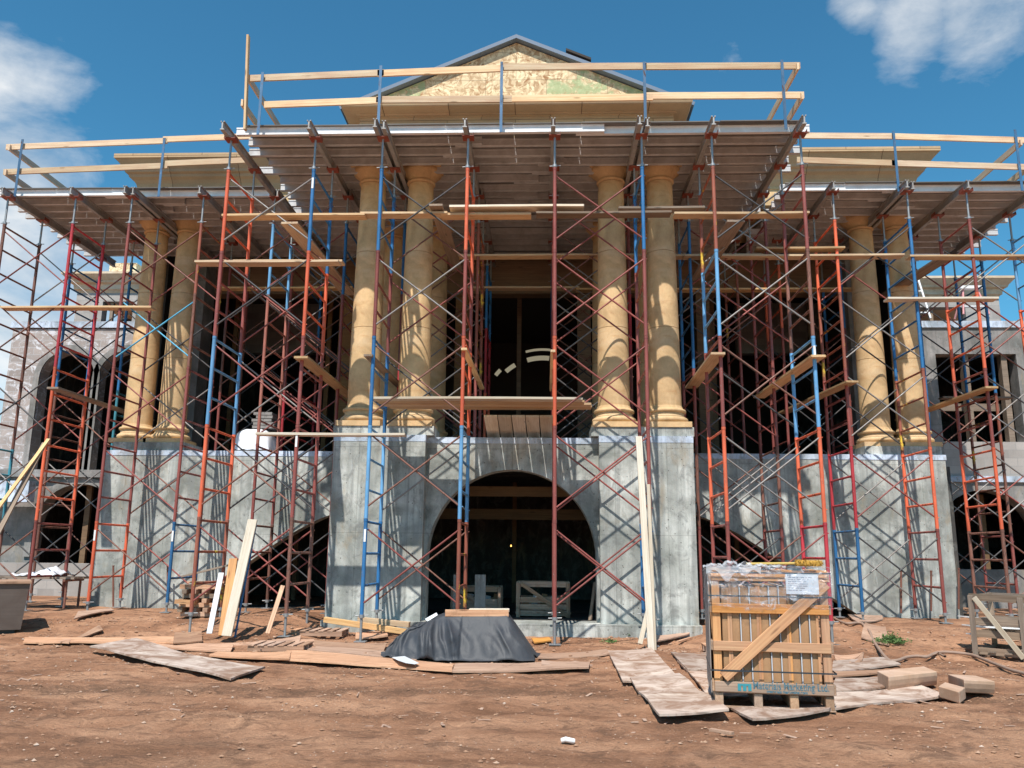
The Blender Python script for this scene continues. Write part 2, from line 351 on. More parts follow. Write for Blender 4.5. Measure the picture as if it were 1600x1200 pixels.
n.L(n.ramp(n.vor((14, 14, 14), 1, out='Color'), [(0, (.20, .11, .07)), (.7, (.40, .23, .14)), (1, (.60, .50, .42))]), b.inputs['Base Color'])
tag(obj('gravel', pm, mp_, loc=(0, 0, 0)), 'small stones and clods scattered over the red brown dirt', 'gravel', kind='stuff')
cm = MB()
for i in range(150):
    y = 7+7.6*rg.random(); x = XC+rg.uniform(-.6, .6)*y; a = rg.uniform(0, 3.1); L = rg.uniform(.02, .09); w = rg.uniform(.006, .016); z = gz(x, y)+.006
    ca, sa = math.cos(a), math.sin(a); t = rg.uniform(-.3, .3)
    cm.add([(x+ca*p*L-sa*q*w, y+sa*p*L+ca*q*w, z+k*.005+p*L*t*.3) for k in (0, 1) for p, q in ((-1,-1),(1,-1),(1,1),(-1,1))], [(0,3,2,1),(4,5,6,7),(0,1,5,4),(1,2,6,5),(2,3,7,6),(3,0,4,7)])
tag(obj('wood_chips', cm, PLYR, loc=(0, 0, 0)), 'splinters and wood chips littering the trampled dirt', 'wood chips', kind='stuff')
# ---------------------------------------------------------------- building
BL = empty('portico_building', (XC, 15, -1.2), 'unfinished classical building with tan stone columns above grey concrete arches', 'building')
def X(r): return XC+r
PY = 15.0; PW0, PW1 = 1.58, 3.27; PT = 2.0
for s in (-1, 1):
    xa, xb = sorted((X(s*PW0), X(s*PW1)))
    m = MB().box(xa, xb, PY, 15.34 if True else 0, -1.3, PT)
    obj('pier', m, CONC, BL)
    obj('membrane_band', MB().box(xa-.003, xb+.003, PY-.006, 15.9, PT, 2.12), MEMB, BL)
    # return wall of the pier going back to the wing
    yb = 17.5
    xo = X(s*PW1); xa2, xb2 = sorted((xo, xo-s*.35))
    obj('return_wall', MB().box(xa2, xb2, 15.34, 17.5, -1.3, PT), CONC, BL)
    for c_ in (1.88, 2.87):
        pass
    obj('plinth_course', MB().box(X(s*2.37)-.93, X(s*2.37)+.93, PY+.03, 15.86, 2.12, 2.29), CONC, BL)
# arched wall between the piers, 0.25 behind their face
pts = [(X(-PW0), -1.17), (X(-1.53), -1.17)]
for i in range(0, 33):
    t = math.pi*(1-i/32); pts.append((X(1.53*math.cos(t)), -.08+1.60*math.sin(t)))
pts += [(X(1.53), -1.17), (X(PW0), -1.17), (X(PW0), PT), (X(-PW0), PT)]
obj('arched_wall', MB().xz(pts, 15.24, 15.6), CONC, BL)
obj('membrane_band', MB().box(X(-PW0)+.004, X(PW0)-.004, 15.225, 15.9, PT, 2.11), MEMB, BL)
obj('footing', MB().box(X(-3.3), X(3.3), 14.86, 15.6, -1.5, -1.17), CONC, BL)
# basement room
bm2 = MB().box(X(-9), X(9), 23, 23.2, -1.4, 1.9).box(X(-9.1), X(-8.9), 17.8, 23, -1.4, 1.9).box(X(8.9), X(9.1), 17.8, 23, -1.4, 1.9).box(X(-3.2), X(-3.0), 15.6, 17.6, -1.3, 1.8).box(X(3.0), X(3.2), 15.6, 17.6, -1.3, 1.8)
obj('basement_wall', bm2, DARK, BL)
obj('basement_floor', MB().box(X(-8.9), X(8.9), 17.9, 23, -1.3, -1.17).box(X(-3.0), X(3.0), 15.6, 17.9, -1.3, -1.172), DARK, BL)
obj('ceiling_beam', MB().box(X(-3), X(3), 17.0, 17.1, 1.15, 1.35).box(X(-3), X(3), 18.6, 18.7, .75, .98), PLYE, BL)
# portico floor
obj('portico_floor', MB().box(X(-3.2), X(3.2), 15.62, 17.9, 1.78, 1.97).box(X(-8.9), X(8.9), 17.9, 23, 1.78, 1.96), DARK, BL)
# wing piers and stair walls
def apx(L): return [atp for atp in L]
for s in (-1, 1):
    # outline of the flank wall: pier at the outer end, falling arch towards it
    A = [(6.95, -1.25), (6.87, -1.11), (6.2, -.66), (5.45, -.13), (5.0, .19), (4.55, .47), (4.1, .70), (3.65, .86), (3.24, .95)]
    pts = [(X(s*3.24), PT)] + [(X(s*a), z) for a, z in A[::-1]] + [(X(s*8.88), -1.25), (X(s*8.88), PT)]
    if s > 0: pts = pts[::-1]
    obj('stair_wall', MB().xz(pts, 17.5, 17.85), CONC, BL)
    xa, xb = sorted((X(s*3.25), X(s*8.9)))
    obj('membrane_band', MB().box(xa, xb, 17.49, 18.3, PT, 2.11), MEMB, BL)
    xa, xb = sorted((X(s*7.15), X(s*8.86)))
    obj('plinth_course', MB().box(xa+.12, xb-.02, 17.53, 18.5, 2.11, 2.29), CONC, BL)
    xo = X(s*8.88); xa, xb = sorted((xo, xo-s*.3))
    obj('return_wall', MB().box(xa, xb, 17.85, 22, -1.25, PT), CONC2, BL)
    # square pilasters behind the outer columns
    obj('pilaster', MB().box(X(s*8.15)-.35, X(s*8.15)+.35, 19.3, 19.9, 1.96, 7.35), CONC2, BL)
def column(x, y, dim=False):
    g = MB(); zs = [2.72, 4.22, 5.74, 7.20]
    for k in range(3):
        za, zb = zs[k], zs[k+1]
        pr = []
        for i in range(7):
            t = i/6; z = za+(zb-za)*t; q = (z-2.72)/4.48
            rr = .300-.052*q**1.6
            pr.append((rr, z if i not in (0, 6) else z))
        pr[-1] = (pr[-1][0], pr[-1][1]-.010)
        if k < 2: g.tube((x, y, zb-.02), (x, y, zb+.01), pr[-1][0]-.02, 40)
        g.lathe(pr, (x, y, 0), 44)
    sh = obj('column', g, STONE, BL, loc=(x, y, 2.29))
    bs = [(.40, 2.385), (.405, 2.39)]
    for i in range(9): t = math.pi*(i/8-.5); bs.append((0.36+.055*math.cos(t), 2.445+.055*math.sin(t)))
    bs += [(.37, 2.505), (.345, 2.53), (.335, 2.56), (.35, 2.585)]
    for i in range(7): t = math.pi*(i/6-.5); bs.append((.345+.035*math.cos(t), 2.62+.035*math.sin(t)))
    bs += [(.325, 2.662), (.32, 2.69), (.305, 2.72)]
    obj('column_base', MB().box(x-.415, x+.415, y-.415, y+.415, 2.29, 2.388).lathe(bs, (x, y, 0), 44), STONE, sh)
    cp = [(.245, 7.20)]
    for i in range(7): t = math.pi*(i/6-.5); cp.append((.255+.028*math.cos(t), 7.235+.03*math.sin(t)))
    cp += [(.262, 7.28), (.275, 7.31), (.33, 7.37), (.395, 7.42), (.41, 7.46), (.40, 7.50)]
    obj('capital', MB().lathe(cp, (x, y, 0), 44).box(x-.42, x+.42, y-.42, y+.42, 7.50, 7.66), STONE, sh)
    return sh
for s in (-1, 1):
    for a_ in (1.89, 2.85): column(X(s*a_), 15.42)
    for a_ in (7.70, 8.47): column(X(s*a_), 17.98)
for s in (-1, 1):
    for a_ in (1.95, 2.95): column(X(s*a_), 18.35)
# entablatures resting on the shoring
def ring(prof, hw, y0, y1, cx):      # profile (out, z) swept round three sides
    m = MB(); loops = []
    for o, z in prof: loops.append([(cx-hw-o, y1, z), (cx-hw-o, y0-o, z), (cx+hw+o, y0-o, z), (cx+hw+o, y1, z)])
    vs = [p for l in loops for p in l]; k = len(loops)
    fs = [(j*4+i, j*4+i+1, (j+1)*4+i+1, (j+1)*4+i) for j in range(k-1) for i in range(3)]
    fs += [(0, 3, 2, 1), ((k-1)*4, (k-1)*4+1, (k-1)*4+2, (k-1)*4+3)]
    fs += [tuple(j*4 for j in range(k)), tuple(j*4+3 for j in range(k))[::-1]]
    return m.add(vs, fs)
m_course = m_block('tan_stone_courses', (.60, .40, .22), (.28, .17, .09), 1.35, .30)
en = obj('entablature', ring([(0, 7.70), (0, 8.46), (.02, 8.465), (.02, 8.49)], 3.10, 15.0, 19.5, X(0)), m_course, BL)
obj('cornice', ring([(.02, 8.492), (.05, 8.495), (.06, 8.515), (.13, 8.52), (.30, 8.545), (.315, 8.56), (.33, 8.60), (.33, 8.63), (0, 8.65)], 3.10, 15.0, 19.5, X(0)), m_block('tan_crown_blocks', (.60, .41, .24), (.16, .09, .05), 1.3, 7, 0, True), en)
m_course2 = m_block('tan_cornice_blocks', (.56, .38, .22), (.22, .13, .07), 1.6, 5, 0, True)
for s in (-1, 1):
    cx = X(s*6.1); hw = 2.68
    e2 = obj('entablature', ring([(0, 7.70), (0, 8.07), (.02, 8.08), (.02, 8.14)], hw, 17.6, 19.9, cx), STONE, BL)
    obj('cornice', ring([(.02, 8.142), (.05, 8.20), (.08, 8.29), (.13, 8.36), (.20, 8.41), (.21, 8.47), (.27, 8.50), (.28, 8.56), (.42, 8.74), (.46, 8.76), (.46, 8.86), (0, 8.88)], hw, 17.6, 19.9, cx), m_course2, e2)
    tx = X(s*3.30)
    obj('corner_scroll', MB().xz([(tx-.07, 8.2), (tx+.07, 8.2), (tx+.09, 8.42), (tx+.02, 8.5), (tx-.09, 8.5)], 15.6, 15.75), LUMW, en)
# pediment
pd = obj('pediment', MB().xz([(X(-3.45), 8.652), (X(3.45), 8.652), (X(0), 10.17)], 15.12, 15.3), OSB, BL)
def rake(s, y0, y1, t0, t1, hw, zb, za):
    L = math.hypot(hw, za-zb); nx_, nz_ = -(za-zb)/L, hw/L
    a = (X(s*hw), zb); b_ = (X(0), za)
    return MB().xz([(a[0]-s*nx_*t0*-1 if 0 else a[0]+s*(-nx_)*t0*1, a[1]+nz_*t0), (a[0]+s*(-nx_)*t1, a[1]+nz_*t1), (b_[0], b_[1]+t1*L/hw), (b_[0], b_[1]+t0*L/hw)], y0, y1)
SLATE = mat('blue_grey_fascia', (.13, .18, .26), .6)[0]
for s in (-1, 1):
    obj('rake_trim', rake(s, 14.98, 15.32, 0, .075, 3.5, 8.66, 10.19), SLATE, pd)
    obj('roof_slope', rake(s, 15.32, 21.5, .01, .08, 3.5, 8.66, 10.19), SLATE, pd)
obj('roofing_felt', MB().xz([(X(1.0), 9.89), (X(1.5), 9.67), (X(1.5), 9.72), (X(1.0), 9.94)], 14.97, 15.6), BLACKM, pd)
# back wall of the portico: piers and a header with deep dark rooms behind
for a_ in (-8.9, -4.75, -1.72, 1.42, 4.45, 8.55):
    obj('wall_post', MB().box(X(a_), X(a_+.34), 20.6, 20.95, 1.96, 6.6), PLYE, BL)
obj('header', MB().box(X(-8.9), X(8.9), 20.55, 20.95, 6.6, 7.9), PLYE, BL)
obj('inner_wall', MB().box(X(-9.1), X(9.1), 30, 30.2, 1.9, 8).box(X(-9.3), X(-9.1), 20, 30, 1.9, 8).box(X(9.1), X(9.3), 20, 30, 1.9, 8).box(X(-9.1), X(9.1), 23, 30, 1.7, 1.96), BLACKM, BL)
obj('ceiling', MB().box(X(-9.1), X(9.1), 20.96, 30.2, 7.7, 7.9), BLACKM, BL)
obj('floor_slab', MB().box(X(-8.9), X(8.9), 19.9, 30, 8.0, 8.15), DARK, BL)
for k in range(7):
    obj('inner_stud', MB().box(X(-8.3+k*2.7), X(-8.3+k*2.7)+.12, 22.6, 22.7, 1.97, 7.6), PLYE, BL)
    obj('basement_stud', MB().box(X(-8.3+k*2.7), X(-8.3+k*2.7)+.1, 20.4+.3*(k % 2), 20.5+.3*(k % 2), -1.16, 1.75), PLYE, BL)
# inner arched window with glowing cream panes seen through the dark hall
iw = MB(); icx = at(848, 560, 27).x; icz = at(848, 641, 27).z
def arcpiece(m, r0, r1, t0, t1, y, d=.05, n=8):
    p = [(icx+r0*math.cos(t0+(t1-t0)*i/n), icz+r0*math.sin(t0+(t1-t0)*i/n)) for i in range(n+1)]
    p += [(icx+r1*math.cos(t1-(t1-t0)*i/n), icz+r1*math.sin(t1-(t1-t0)*i/n)) for i in range(n+1)]
    m.xz(p[::-1], y, y+d)
CREAM = mat('cream_glow_pane', (.7, .66, .5), .6)
b = CREAM[2]; b.inputs['Emission Color'].default_value = (.75, .68, .48, 1); b.inputs['Emission Strength'].default_value = .28; CREAM = CREAM[0]  # faint emission stands in for daylight on the panes
arcpiece(iw, 2.03, 2.10, R(83), R(106), 27); arcpiece(iw, 1.70, 1.85, R(83), R(107), 27)
arcpiece(iw, 1.72, 1.86, R(121), R(133), 27, n=3); arcpiece(iw, 1.90, 2.02, R(136), R(143), 27, n=3)
obj('arched_window', iw, CREAM, BL)
# ---- side wings
def side(s):
    lab = 'grey block side wing with arched openings at the left end of the building' if s < 0 else 'grey concrete side wing with wide square opening at the right end of the building'
    E = empty('side_wing', (X(s*12), 22, -1.2), lab, 'building')
    xo, xi = X(s*14.35), X(s*8.9)
    Yw = 22.
    if s < 0:
        def seg(m, xa, xb, za, zb, arches):     # wall strip with arched openings open at the bottom
            pts = [(xa, za)]
            for cx, r, zs in arches:
                pts += [(cx-r, za)]+[(cx+r*math.cos(math.pi*(1-i/16)), zs+r*math.sin(math.pi*(1-i/16))) for i in range(17)]+[(cx+r, za)]
            pts += [(xb, za), (xb, zb), (xa, zb)]
            m.xz(pts, Yw, Yw+.4); return m
        c1 = at(104, 600, Yw).x; c2 = at(196, 600, Yw).x; rr = .78
        zt = at(105, 548, Yw).z
        up_ = seg(MB(), xo, xi, 2.1, 6.05, [(c1, rr, zt-rr), (c2, rr, zt-rr)])
        obj('wall', up_, BLOCKW, E)
        for c_ in (c1, c2):
            a = [(c_+(rr+.0)*math.cos(math.pi*(1-i/16)), zt-rr+(rr)*math.sin(math.pi*(1-i/16))) for i in range(17)]
            bq = [(c_+(rr+.16)*math.cos(math.pi*i/16), zt-rr+(rr+.16)*math.sin(math.pi*i/16)) for i in range(17)]
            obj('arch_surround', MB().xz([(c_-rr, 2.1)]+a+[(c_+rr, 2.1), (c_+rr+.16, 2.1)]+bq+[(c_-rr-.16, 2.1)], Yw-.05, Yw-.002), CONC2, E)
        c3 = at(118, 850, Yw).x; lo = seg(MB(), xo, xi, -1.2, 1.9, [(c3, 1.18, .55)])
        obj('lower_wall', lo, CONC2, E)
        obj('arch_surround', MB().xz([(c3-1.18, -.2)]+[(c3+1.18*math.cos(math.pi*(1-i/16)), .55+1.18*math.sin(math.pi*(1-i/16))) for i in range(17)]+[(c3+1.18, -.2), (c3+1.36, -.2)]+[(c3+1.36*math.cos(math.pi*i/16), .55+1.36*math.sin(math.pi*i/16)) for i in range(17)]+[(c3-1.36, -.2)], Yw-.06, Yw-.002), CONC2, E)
        obj('ledge', MB().box(xo-.1, xi, Yw-.15, Yw+.4, 1.9, 2.1), CONC2, E)
        obj('parapet', MB().box(xo-.6, at(56, 760, 21.6).x, 21.3, 21.6, 1.2, 1.75), MEMB, E)
        obj('plinth', MB().box(xo-2, xi, 21.2, 21.6, -1.3, -.35), BLOCK, E)
        obj('inner_stud', MB().box(c3-.2, c3-.05, 22.6, 22.7, -1.2, 1.9).box(c3+.5, c3+.62, 22.6, 22.7, -1.2, 1.9), PLYE, E)
    else:
        a = at(1462, 560, Yw); b_ = at(1588, 560, Yw)
        z1 = at(1500, 553, Yw).z; z0 = at(1500, 690, Yw).z
        xo = X(s*16)
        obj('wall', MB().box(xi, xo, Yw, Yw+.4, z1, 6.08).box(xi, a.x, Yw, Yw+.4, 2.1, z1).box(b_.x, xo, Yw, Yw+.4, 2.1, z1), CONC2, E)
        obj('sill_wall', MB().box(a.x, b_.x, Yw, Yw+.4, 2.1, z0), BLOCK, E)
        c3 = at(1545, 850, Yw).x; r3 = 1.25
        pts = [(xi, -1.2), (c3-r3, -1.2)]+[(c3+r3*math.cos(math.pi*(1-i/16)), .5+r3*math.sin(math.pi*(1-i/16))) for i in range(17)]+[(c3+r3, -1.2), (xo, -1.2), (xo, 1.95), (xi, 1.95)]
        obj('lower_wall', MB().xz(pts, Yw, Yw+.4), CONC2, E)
        obj('membrane_band', MB().box(xi, xo, Yw-.06, Yw+.4, 1.95, 2.1), MEMB, E)
        obj('mullion', MB().box(a.x+.75, a.x+.9, Yw+.1, Yw+.3, z0, z1).box(b_.x-.35, b_.x-.2, Yw+.1, Yw+.3, z0, z1).box(a.x, b_.x, Yw+.5, Yw+.6, z0+.9, z0+1.1), LUMG, E)
        obj('plinth', MB().box(xi, xo, 21.4, 21.8, -1.3, -.25), CONC2, E)
        obj('inner_stud', MB().box(c3+.3, c3+.5, 23, 23.1, -1.2, 1.7), PLYE, E)
    xa, xb = sorted((xo, xi))
    obj('parapet_flashing', MB().box(xa-.05, xb, Yw-.05, Yw+.5, 6.08, 6.26), MEMB, E)
    obj('inner_wall', MB().box(xa, xb, 27, 27.2, -1.2, 6).box(xa, xa+.2, 22.4, 27, -1.2, 6).box(xb-.2, xb, 22.4, 27, -1.2, 6).box(xa+.2, xb-.2, 22.4, 27, 1.9, 2.08).box(xa, xb, 22.4, 27, 5.8, 6), DARK, E)
    # recessed upper storey with its own cornice
    x0u, x1u = (at(118, 480, 25).x, X(-6.5)) if s < 0 else (X(6.5), at(1562, 480, 25).x)
    Yu = 25
    zc = at(120, 458, Yu).z if s < 0 else at(1560, 466, Yu).z
    w0, w1 = (at(160, 480, Yu).x, at(208, 480, Yu).x) if s < 0 else (at(1400, 480, Yu).x, at(1508, 480, Yu).x)
    obj('upper_wall', MB().box(x0u, w0, Yu, Yu+.3, 6.1, zc).box(w1, x1u, Yu, Yu+.3, 6.1, zc).box(w0, w1, Yu, Yu+.3, zc-.28, zc), BLOCK, E)
    obj('upper_room', MB().box(w0-1, w1+1, 28, 28.2, 6.1, zc), BLACKM, E)
    obj('upper_frame', MB().box(w0+.2, w0+.3, Yu+.1, Yu+.2, 6.1, zc-.28).box((w0+w1)/2, (w0+w1)/2+.1, Yu+.1, Yu+.2, 6.1, zc-.28), LUMG, E)
    cxu = (x0u+x1u)/2
    c_ = obj('cornice', ring([(0, zc), (.03, zc+.08), (.08, zc+.10), (.10, zc+.26), (.2, zc+.30), (.22, zc+.36), (.36, zc+.52), (.38, zc+.53), (.38, zc+.60), (0, zc+.62)], (x1u-x0u)/2, Yu, 30, cxu), STONE2, E)
    obj('roof_membrane', MB().add([(x0u-.3, Yu-.3, zc+.625), (x1u+.3, Yu-.3, zc+.625), (x1u+.3, 29, zc+1.5), (x0u-.3, 29, zc+1.5)], [(0, 1, 2, 3)]).box(x0u-.3, x1u+.3, 29, 29.1, zc, zc+1.5), mat('pale_roof_membrane', (.62, .66, .62), .6)[0], E)
    return E, zc
sL, zcL = side(-1); sR, zcR = side(1)
p0 = at(172, 432, 25.6); p1 = at(207, 432, 25.6)
tag(obj('osb_box', MB().box(p0.x, p1.x+.15, 25.5, 26.3, zcL+.64, at(172, 411, 25.5).z), OSB), 'strand board box standing on the roof of the left side wing', 'box')
# ---------------------------------------------------------------- shoring scaffold
FH, FWD, ZT = 1.524, 1.22, 6.64
_fm = {}
def frame_mesh(k):
    if k in _fm: return _fm[k]
    m = MB()
    for y in (0, FWD):
        m.tube((0, y, .0), (0, y, FH-.004), .032, 10)
        m.tube((0, y, FH-.05), (0, y, FH-.006), .036, 10)
        for z in (.2, FH-.17): m.tube((-.0, y, z), (.05, y, z), .009, 5)
    for z in (1.47, .965, .46):
        m.tube((0, .03, z), (0, FWD-.03, z), .021, 8)
    me = m.mesh('frame', P[k]); _fm[k] = me; return me
_bm = {}
def brace_mesh(w, mk):
    key = (round(w, 3), mk)
    if key in _bm: return _bm[key]
    mm = {'g': GREYB, 'k': BLK, 'm': P['M'], 'c': SKYB, 'r': P['R'], 'd': P['C']}[mk]
    m = MB(); m.tube((.03, -.012, .2), (w+.0, -.012, FH-.17), .0155, 6); m.tube((.03, .018, FH-.17), (w, .018, .2), .0155, 6)
    m.tube((w/2, -.02, FH/2+.015), (w/2, .03, FH/2+.015), .01, 6)
    me = m.mesh('cross_brace', mm); _bm[key] = me; return me
tj = MB().tube((0, 0, -.06), (0, 0, .57), .021, 8).tube((-.09, 0, .02), (.1, 0, .03), .009, 5).tube((0, 0, 0), (0, 0, .045), .042, 8).box(-.10, .10, -.10, .10, .565, .578)
tj.box(-.10, -.094, -.09, .09, .578, .64).box(.094, .10, -.09, .09, .578, .64)
TJM = tj.mesh('top_jack', [GALV, UH])
for p in TJM.polygons:
    if all(TJM.vertices[i].co.z > .56 and abs(TJM.vertices[i].co.x) > .05 for i in p.vertices): p.material_index = 1
def base_jack(h):
    key = ('bj', round(h, 2))
    if key in _bm: return _bm[key]
    m = MB().tube((0, 0, -h), (0, 0, .05), .022, 8).tube((-.10, 0, 0), (.11, .0, .008), .01, 5).tube((0, 0, -.03), (0, 0, .02), .045, 8).box(-.09, .09, -.09, .09, -h, -h+.012)
    me = m.mesh('base_jack', GALV); _bm[key] = me; return me
def child(name, me, par, loc):
    o = bpy.data.objects.new(name, me); link(o, par); o.location = loc; return o
def tower(xa, xb, y0, zb, zg, ca, cb, label, br=None, group='shoring scaffold towers under the platforms', y1=None, stick=()):
    y0 = y0; n_ = len(ca)
    zz = ZT-FH*n_
    T = empty('scaffold_tower', (xa, y0, zg), label, 'scaffold tower', group)
    for xi_, cc in ((xa, ca), (xb, cb)):
        for k in range(n_):
            f_ = child('frame', frame_mesh(cc[n_-1-k]), T, (xi_-xa, 0, zz+FH*k-zg))
            if (xi_ == xa, k) in stick:
                s_ = MB().box(-.034, -.0, -.036, -.026, 0, .2); child('sticker', s_.mesh('sticker', WHITE), f_, (.018, 0, 1.15))
        for y in (0, FWD):
            child('base_jack', base_jack(zz-zg), T, (xi_-xa, y, zz-zg))
            child('top_jack', TJM, T, (xi_-xa, y, ZT-zg))
    br = br or ['g', 'm', 'k', 'm', 'r']
    for j, y in enumerate((0, FWD)):
        for k in range(n_):
            child('cross_brace', brace_mesh(xb-xa, (br[(k+j*2) % len(br)] if not (j and 'c' in br) else 'mrgkm'[k])), T, (0, y, zz+FH*k-zg))
    return T
G1 = 13.5; GW = 15.9
A_, B_, C_, D_, E_, F_, G_, H_ = [X(v) for v in (-5.03, -3.5, -2.29, -.77, .76, 2.28, 3.5, 5.03)]
def gb(x, y): return g0(x, y)-.0
tower(A_, B_, G1, 0, gb(A_, G1), 'OMLOY', 'BOMMR', 'tall front scaffold tower with orange, maroon and light blue frames by the leaning boards', list('mrmkg'), stick=[(False, 4), (False, 1)])
tower(C_, D_, G1, 0, gb(C_, G1), 'BMBLB', 'OMOLY', 'tall front scaffold tower in blue and orange frames left of the central arch', list('mrrgk'), stick=[(True, 0)])
tower(E_, F_, G1, 0, gb(E_, G1), 'MMOMM', 'BMMMB', 'tall front scaffold tower in maroon frames with one orange right of the central arch', list('mmmmm'), stick=[(False, 0)])
tower(G_, H_, G1, 0, gb(G_, G1), 'YLMOM', 'MRLOC', 'tall front scaffold tower behind the crate with blue, orange and red frames', list('mgrgk'), stick=[(False, 2)])
a_, b_x, c_x, d_x = -11.3, -9.84, -8.64, -7.12
tower(a_, b_x, GW, 0, gb(a_, GW), 'RRRTR', 'CCOOM', 'leftmost scaffold tower of the front wing row, rust brown and crimson', list('rgkrm'))
tower(c_x, d_x, GW, 0, gb(c_x, GW), 'MMMMO', 'YRMMB', 'scaffold tower in front of the left pair of wing columns, maroon with cyan brace', list('rmmcr'), stick=[(True, 0), (False, 0)])
e_x, f_x, g_x, h_x = 5.78, 7.25, 8.42, 9.92
tower(e_x, f_x, GW, 0, gb(e_x, GW), 'OYMCB', 'BBYOM', 'scaffold tower in front of the right pair of wing columns, orange and blue', list('kmggk'))
tower(g_x, h_x, GW, 0, gb(g_x, GW), 'MOMOR', 'LOYYM', 'rightmost scaffold tower of the front wing row, red and orange frames', list('rgkmg'))
# second row
Y2 = 15.98
tower(A_, B_, Y2, 0, gb(A_, Y2), 'LSSMR', 'BMMMM', 'second row scaffold tower between left wing column and central columns', list('kgmrm'))
tower(G_, H_, Y2, 0, gb(H_, Y2), 'BBMRM', 'MMMRM', 'second row scaffold tower right of the central columns', list('kgmrm'))
tower(C_, D_, Y2, 0, 1.97, 'BMC', 'YYM', 'short scaffold tower on the balcony behind the left central columns', list('grm'))
tower(E_, F_, Y2, 0, 1.97, 'MMM', 'MCM', 'short scaffold tower on the balcony behind the right central columns', list('kgr'))
# rear rows on the portico floor
Y3 = 18.55
for xa, xb, ca, cb, lb in ((A_, B_, 'BMC', 'MMM', 'rear scaffold tower deep in the portico, left of the central doorway'),
                           (G_, H_, 'MMO', 'YMM', 'rear scaffold tower deep in the portico, right of the central doorway'),
                           (C_+.0, D_, 'BOM', 'BCO', 'rear scaffold tower on the left edge of the dark central doorway'),
                           (E_, F_, 'BMM', 'BMM', 'rear scaffold tower on the right edge of the dark central doorway'),
                           (X(-6.9), X(-5.4), 'MRM', 'MMC', 'rear scaffold tower in the shade behind the left wing columns'),
                           (X(6.0), X(7.4), 'OMM', 'BMM', 'rear scaffold tower in the shade behind the right wing columns')):
    tower(xa, xb, Y3, 0, 1.97, ca, cb, lb, list('krg'))
tower(a_, b_x, 18.4, 0, gb(a_, 18.4), 'BBRRR', 'BBTRR', 'back scaffold tower with blue upper frames before the left side wing', list('kgrkm'))
tower(g_x, h_x, 18.4, 0, gb(g_x, 18.4), 'RBBRM', 'BBYRM', 'back scaffold tower with blue upper frames before the right side wing', list('kgrkm'))
# ---------------------------------------------------------------- platforms
def ibeam_y(m, x, y0, y1, z0, h=.165, w=.075):
    t = .014
    pts = [(-w/2, 0), (w/2, 0), (w/2, t), (.012, t+.01), (.012, h-t-.01), (w/2, h-t), (w/2, h), (.016, h), (.012, h-.03), (-.012, h-.03), (-.016, h), (-w/2, h), (-w/2, h-t), (-.012, h-t-.01), (-.012, t+.01), (-w/2, t)]
    m.xz([(x+a, z0+b) for a, b in pts], y0, y1)
def joist_x(m, y, x0, x1, z0, h=.14, w=.08):
    t = .012
    pts = [(-w/2, 0), (w/2, 0), (w/2, t), (.022, t+.003), (.022, h-.030), (w/2, h-.026), (w/2, h), (-w/2, h), (-w/2, h-.026), (-.030, h-.030), (-.030, t+.003), (-w/2, t)]
    m.yz([(y+a, z0+b) for a, b in pts], x0, x1)
ZS = 7.225; ZJ = ZS+.167
rj = random.Random(11)
def platform(xs, dbl, x0, x1, y0, y1, label):
    ys = 13.13 if y0 < 14 else 15.72
    T = empty('shoring_platform', ((x0+x1)/2, y0, ZS), label, 'platform')
    for i, x in enumerate(xs):
        if i in dbl:
            for d in (-.07, .07):
                m = MB(); ibeam_y(m, x+d, ys+.5*d, y1-.1, ZS); obj('stringer', m, ALUD, T)
        else:
            m = MB(); ibeam_y(m, x-.03, ys, ys+3.6, ZS); obj('stringer', m, ALUD, T)
            m = MB(); ibeam_y(m, x+.05, ys+2.8, y1, ZS); obj('stringer', m, ALUD, T)
    y = y0+.05; k = 0
    while y < y1:
        e0 = x0-rj.uniform(0, .28)+(.1 if k % 2 else 0); e1 = x1+rj.uniform(0, .28)-(.1 if k % 2 else 0)
        cut = x0+(x1-x0)*rj.uniform(.35, .65)
        am = ALUF if k == 0 else ALU
        m = MB(); joist_x(m, y, e0, cut+.25, ZJ); obj('joist', m, am, T)
        m = MB(); joist_x(m, y+.085, cut-.25, e1, ZJ); obj('joist', m, am, T)
        y += .40+rj.uniform(-.03, .03); k += 1
    x = x0+.02; i = 0
    while x < x1-.1:
        w = min(1.22, x1-x); yb = y0-.02-rj.uniform(0, .03)
        yq = y0
        obj('deck_panel', MB().box(x+.004, x+w-.004, yb, (yb+y1)/2-.004, ZJ+.142, ZJ+.160).box(x+.004, x+w-.004, (yb+y1)/2+.004, y1, ZJ+.142, ZJ+.160), PLYD, T)
        x += w
    return T
platform([A_, B_, C_, D_, E_, F_, G_, H_], (2, 5), X(-4.88), X(5.12), 13.62, 20.3, 'high central shoring platform of aluminium joists and stringers, projecting in front')
platform([a_, b_x, c_x, d_x], (2,), -11.7, X(-5.25), 16.15, 20.2, 'recessed shoring platform over the left wing columns')
platform([e_x, f_x, g_x, h_x], (1,), X(5.5), 10.25, 16.15, 20.2, 'recessed shoring platform over the right wing columns')
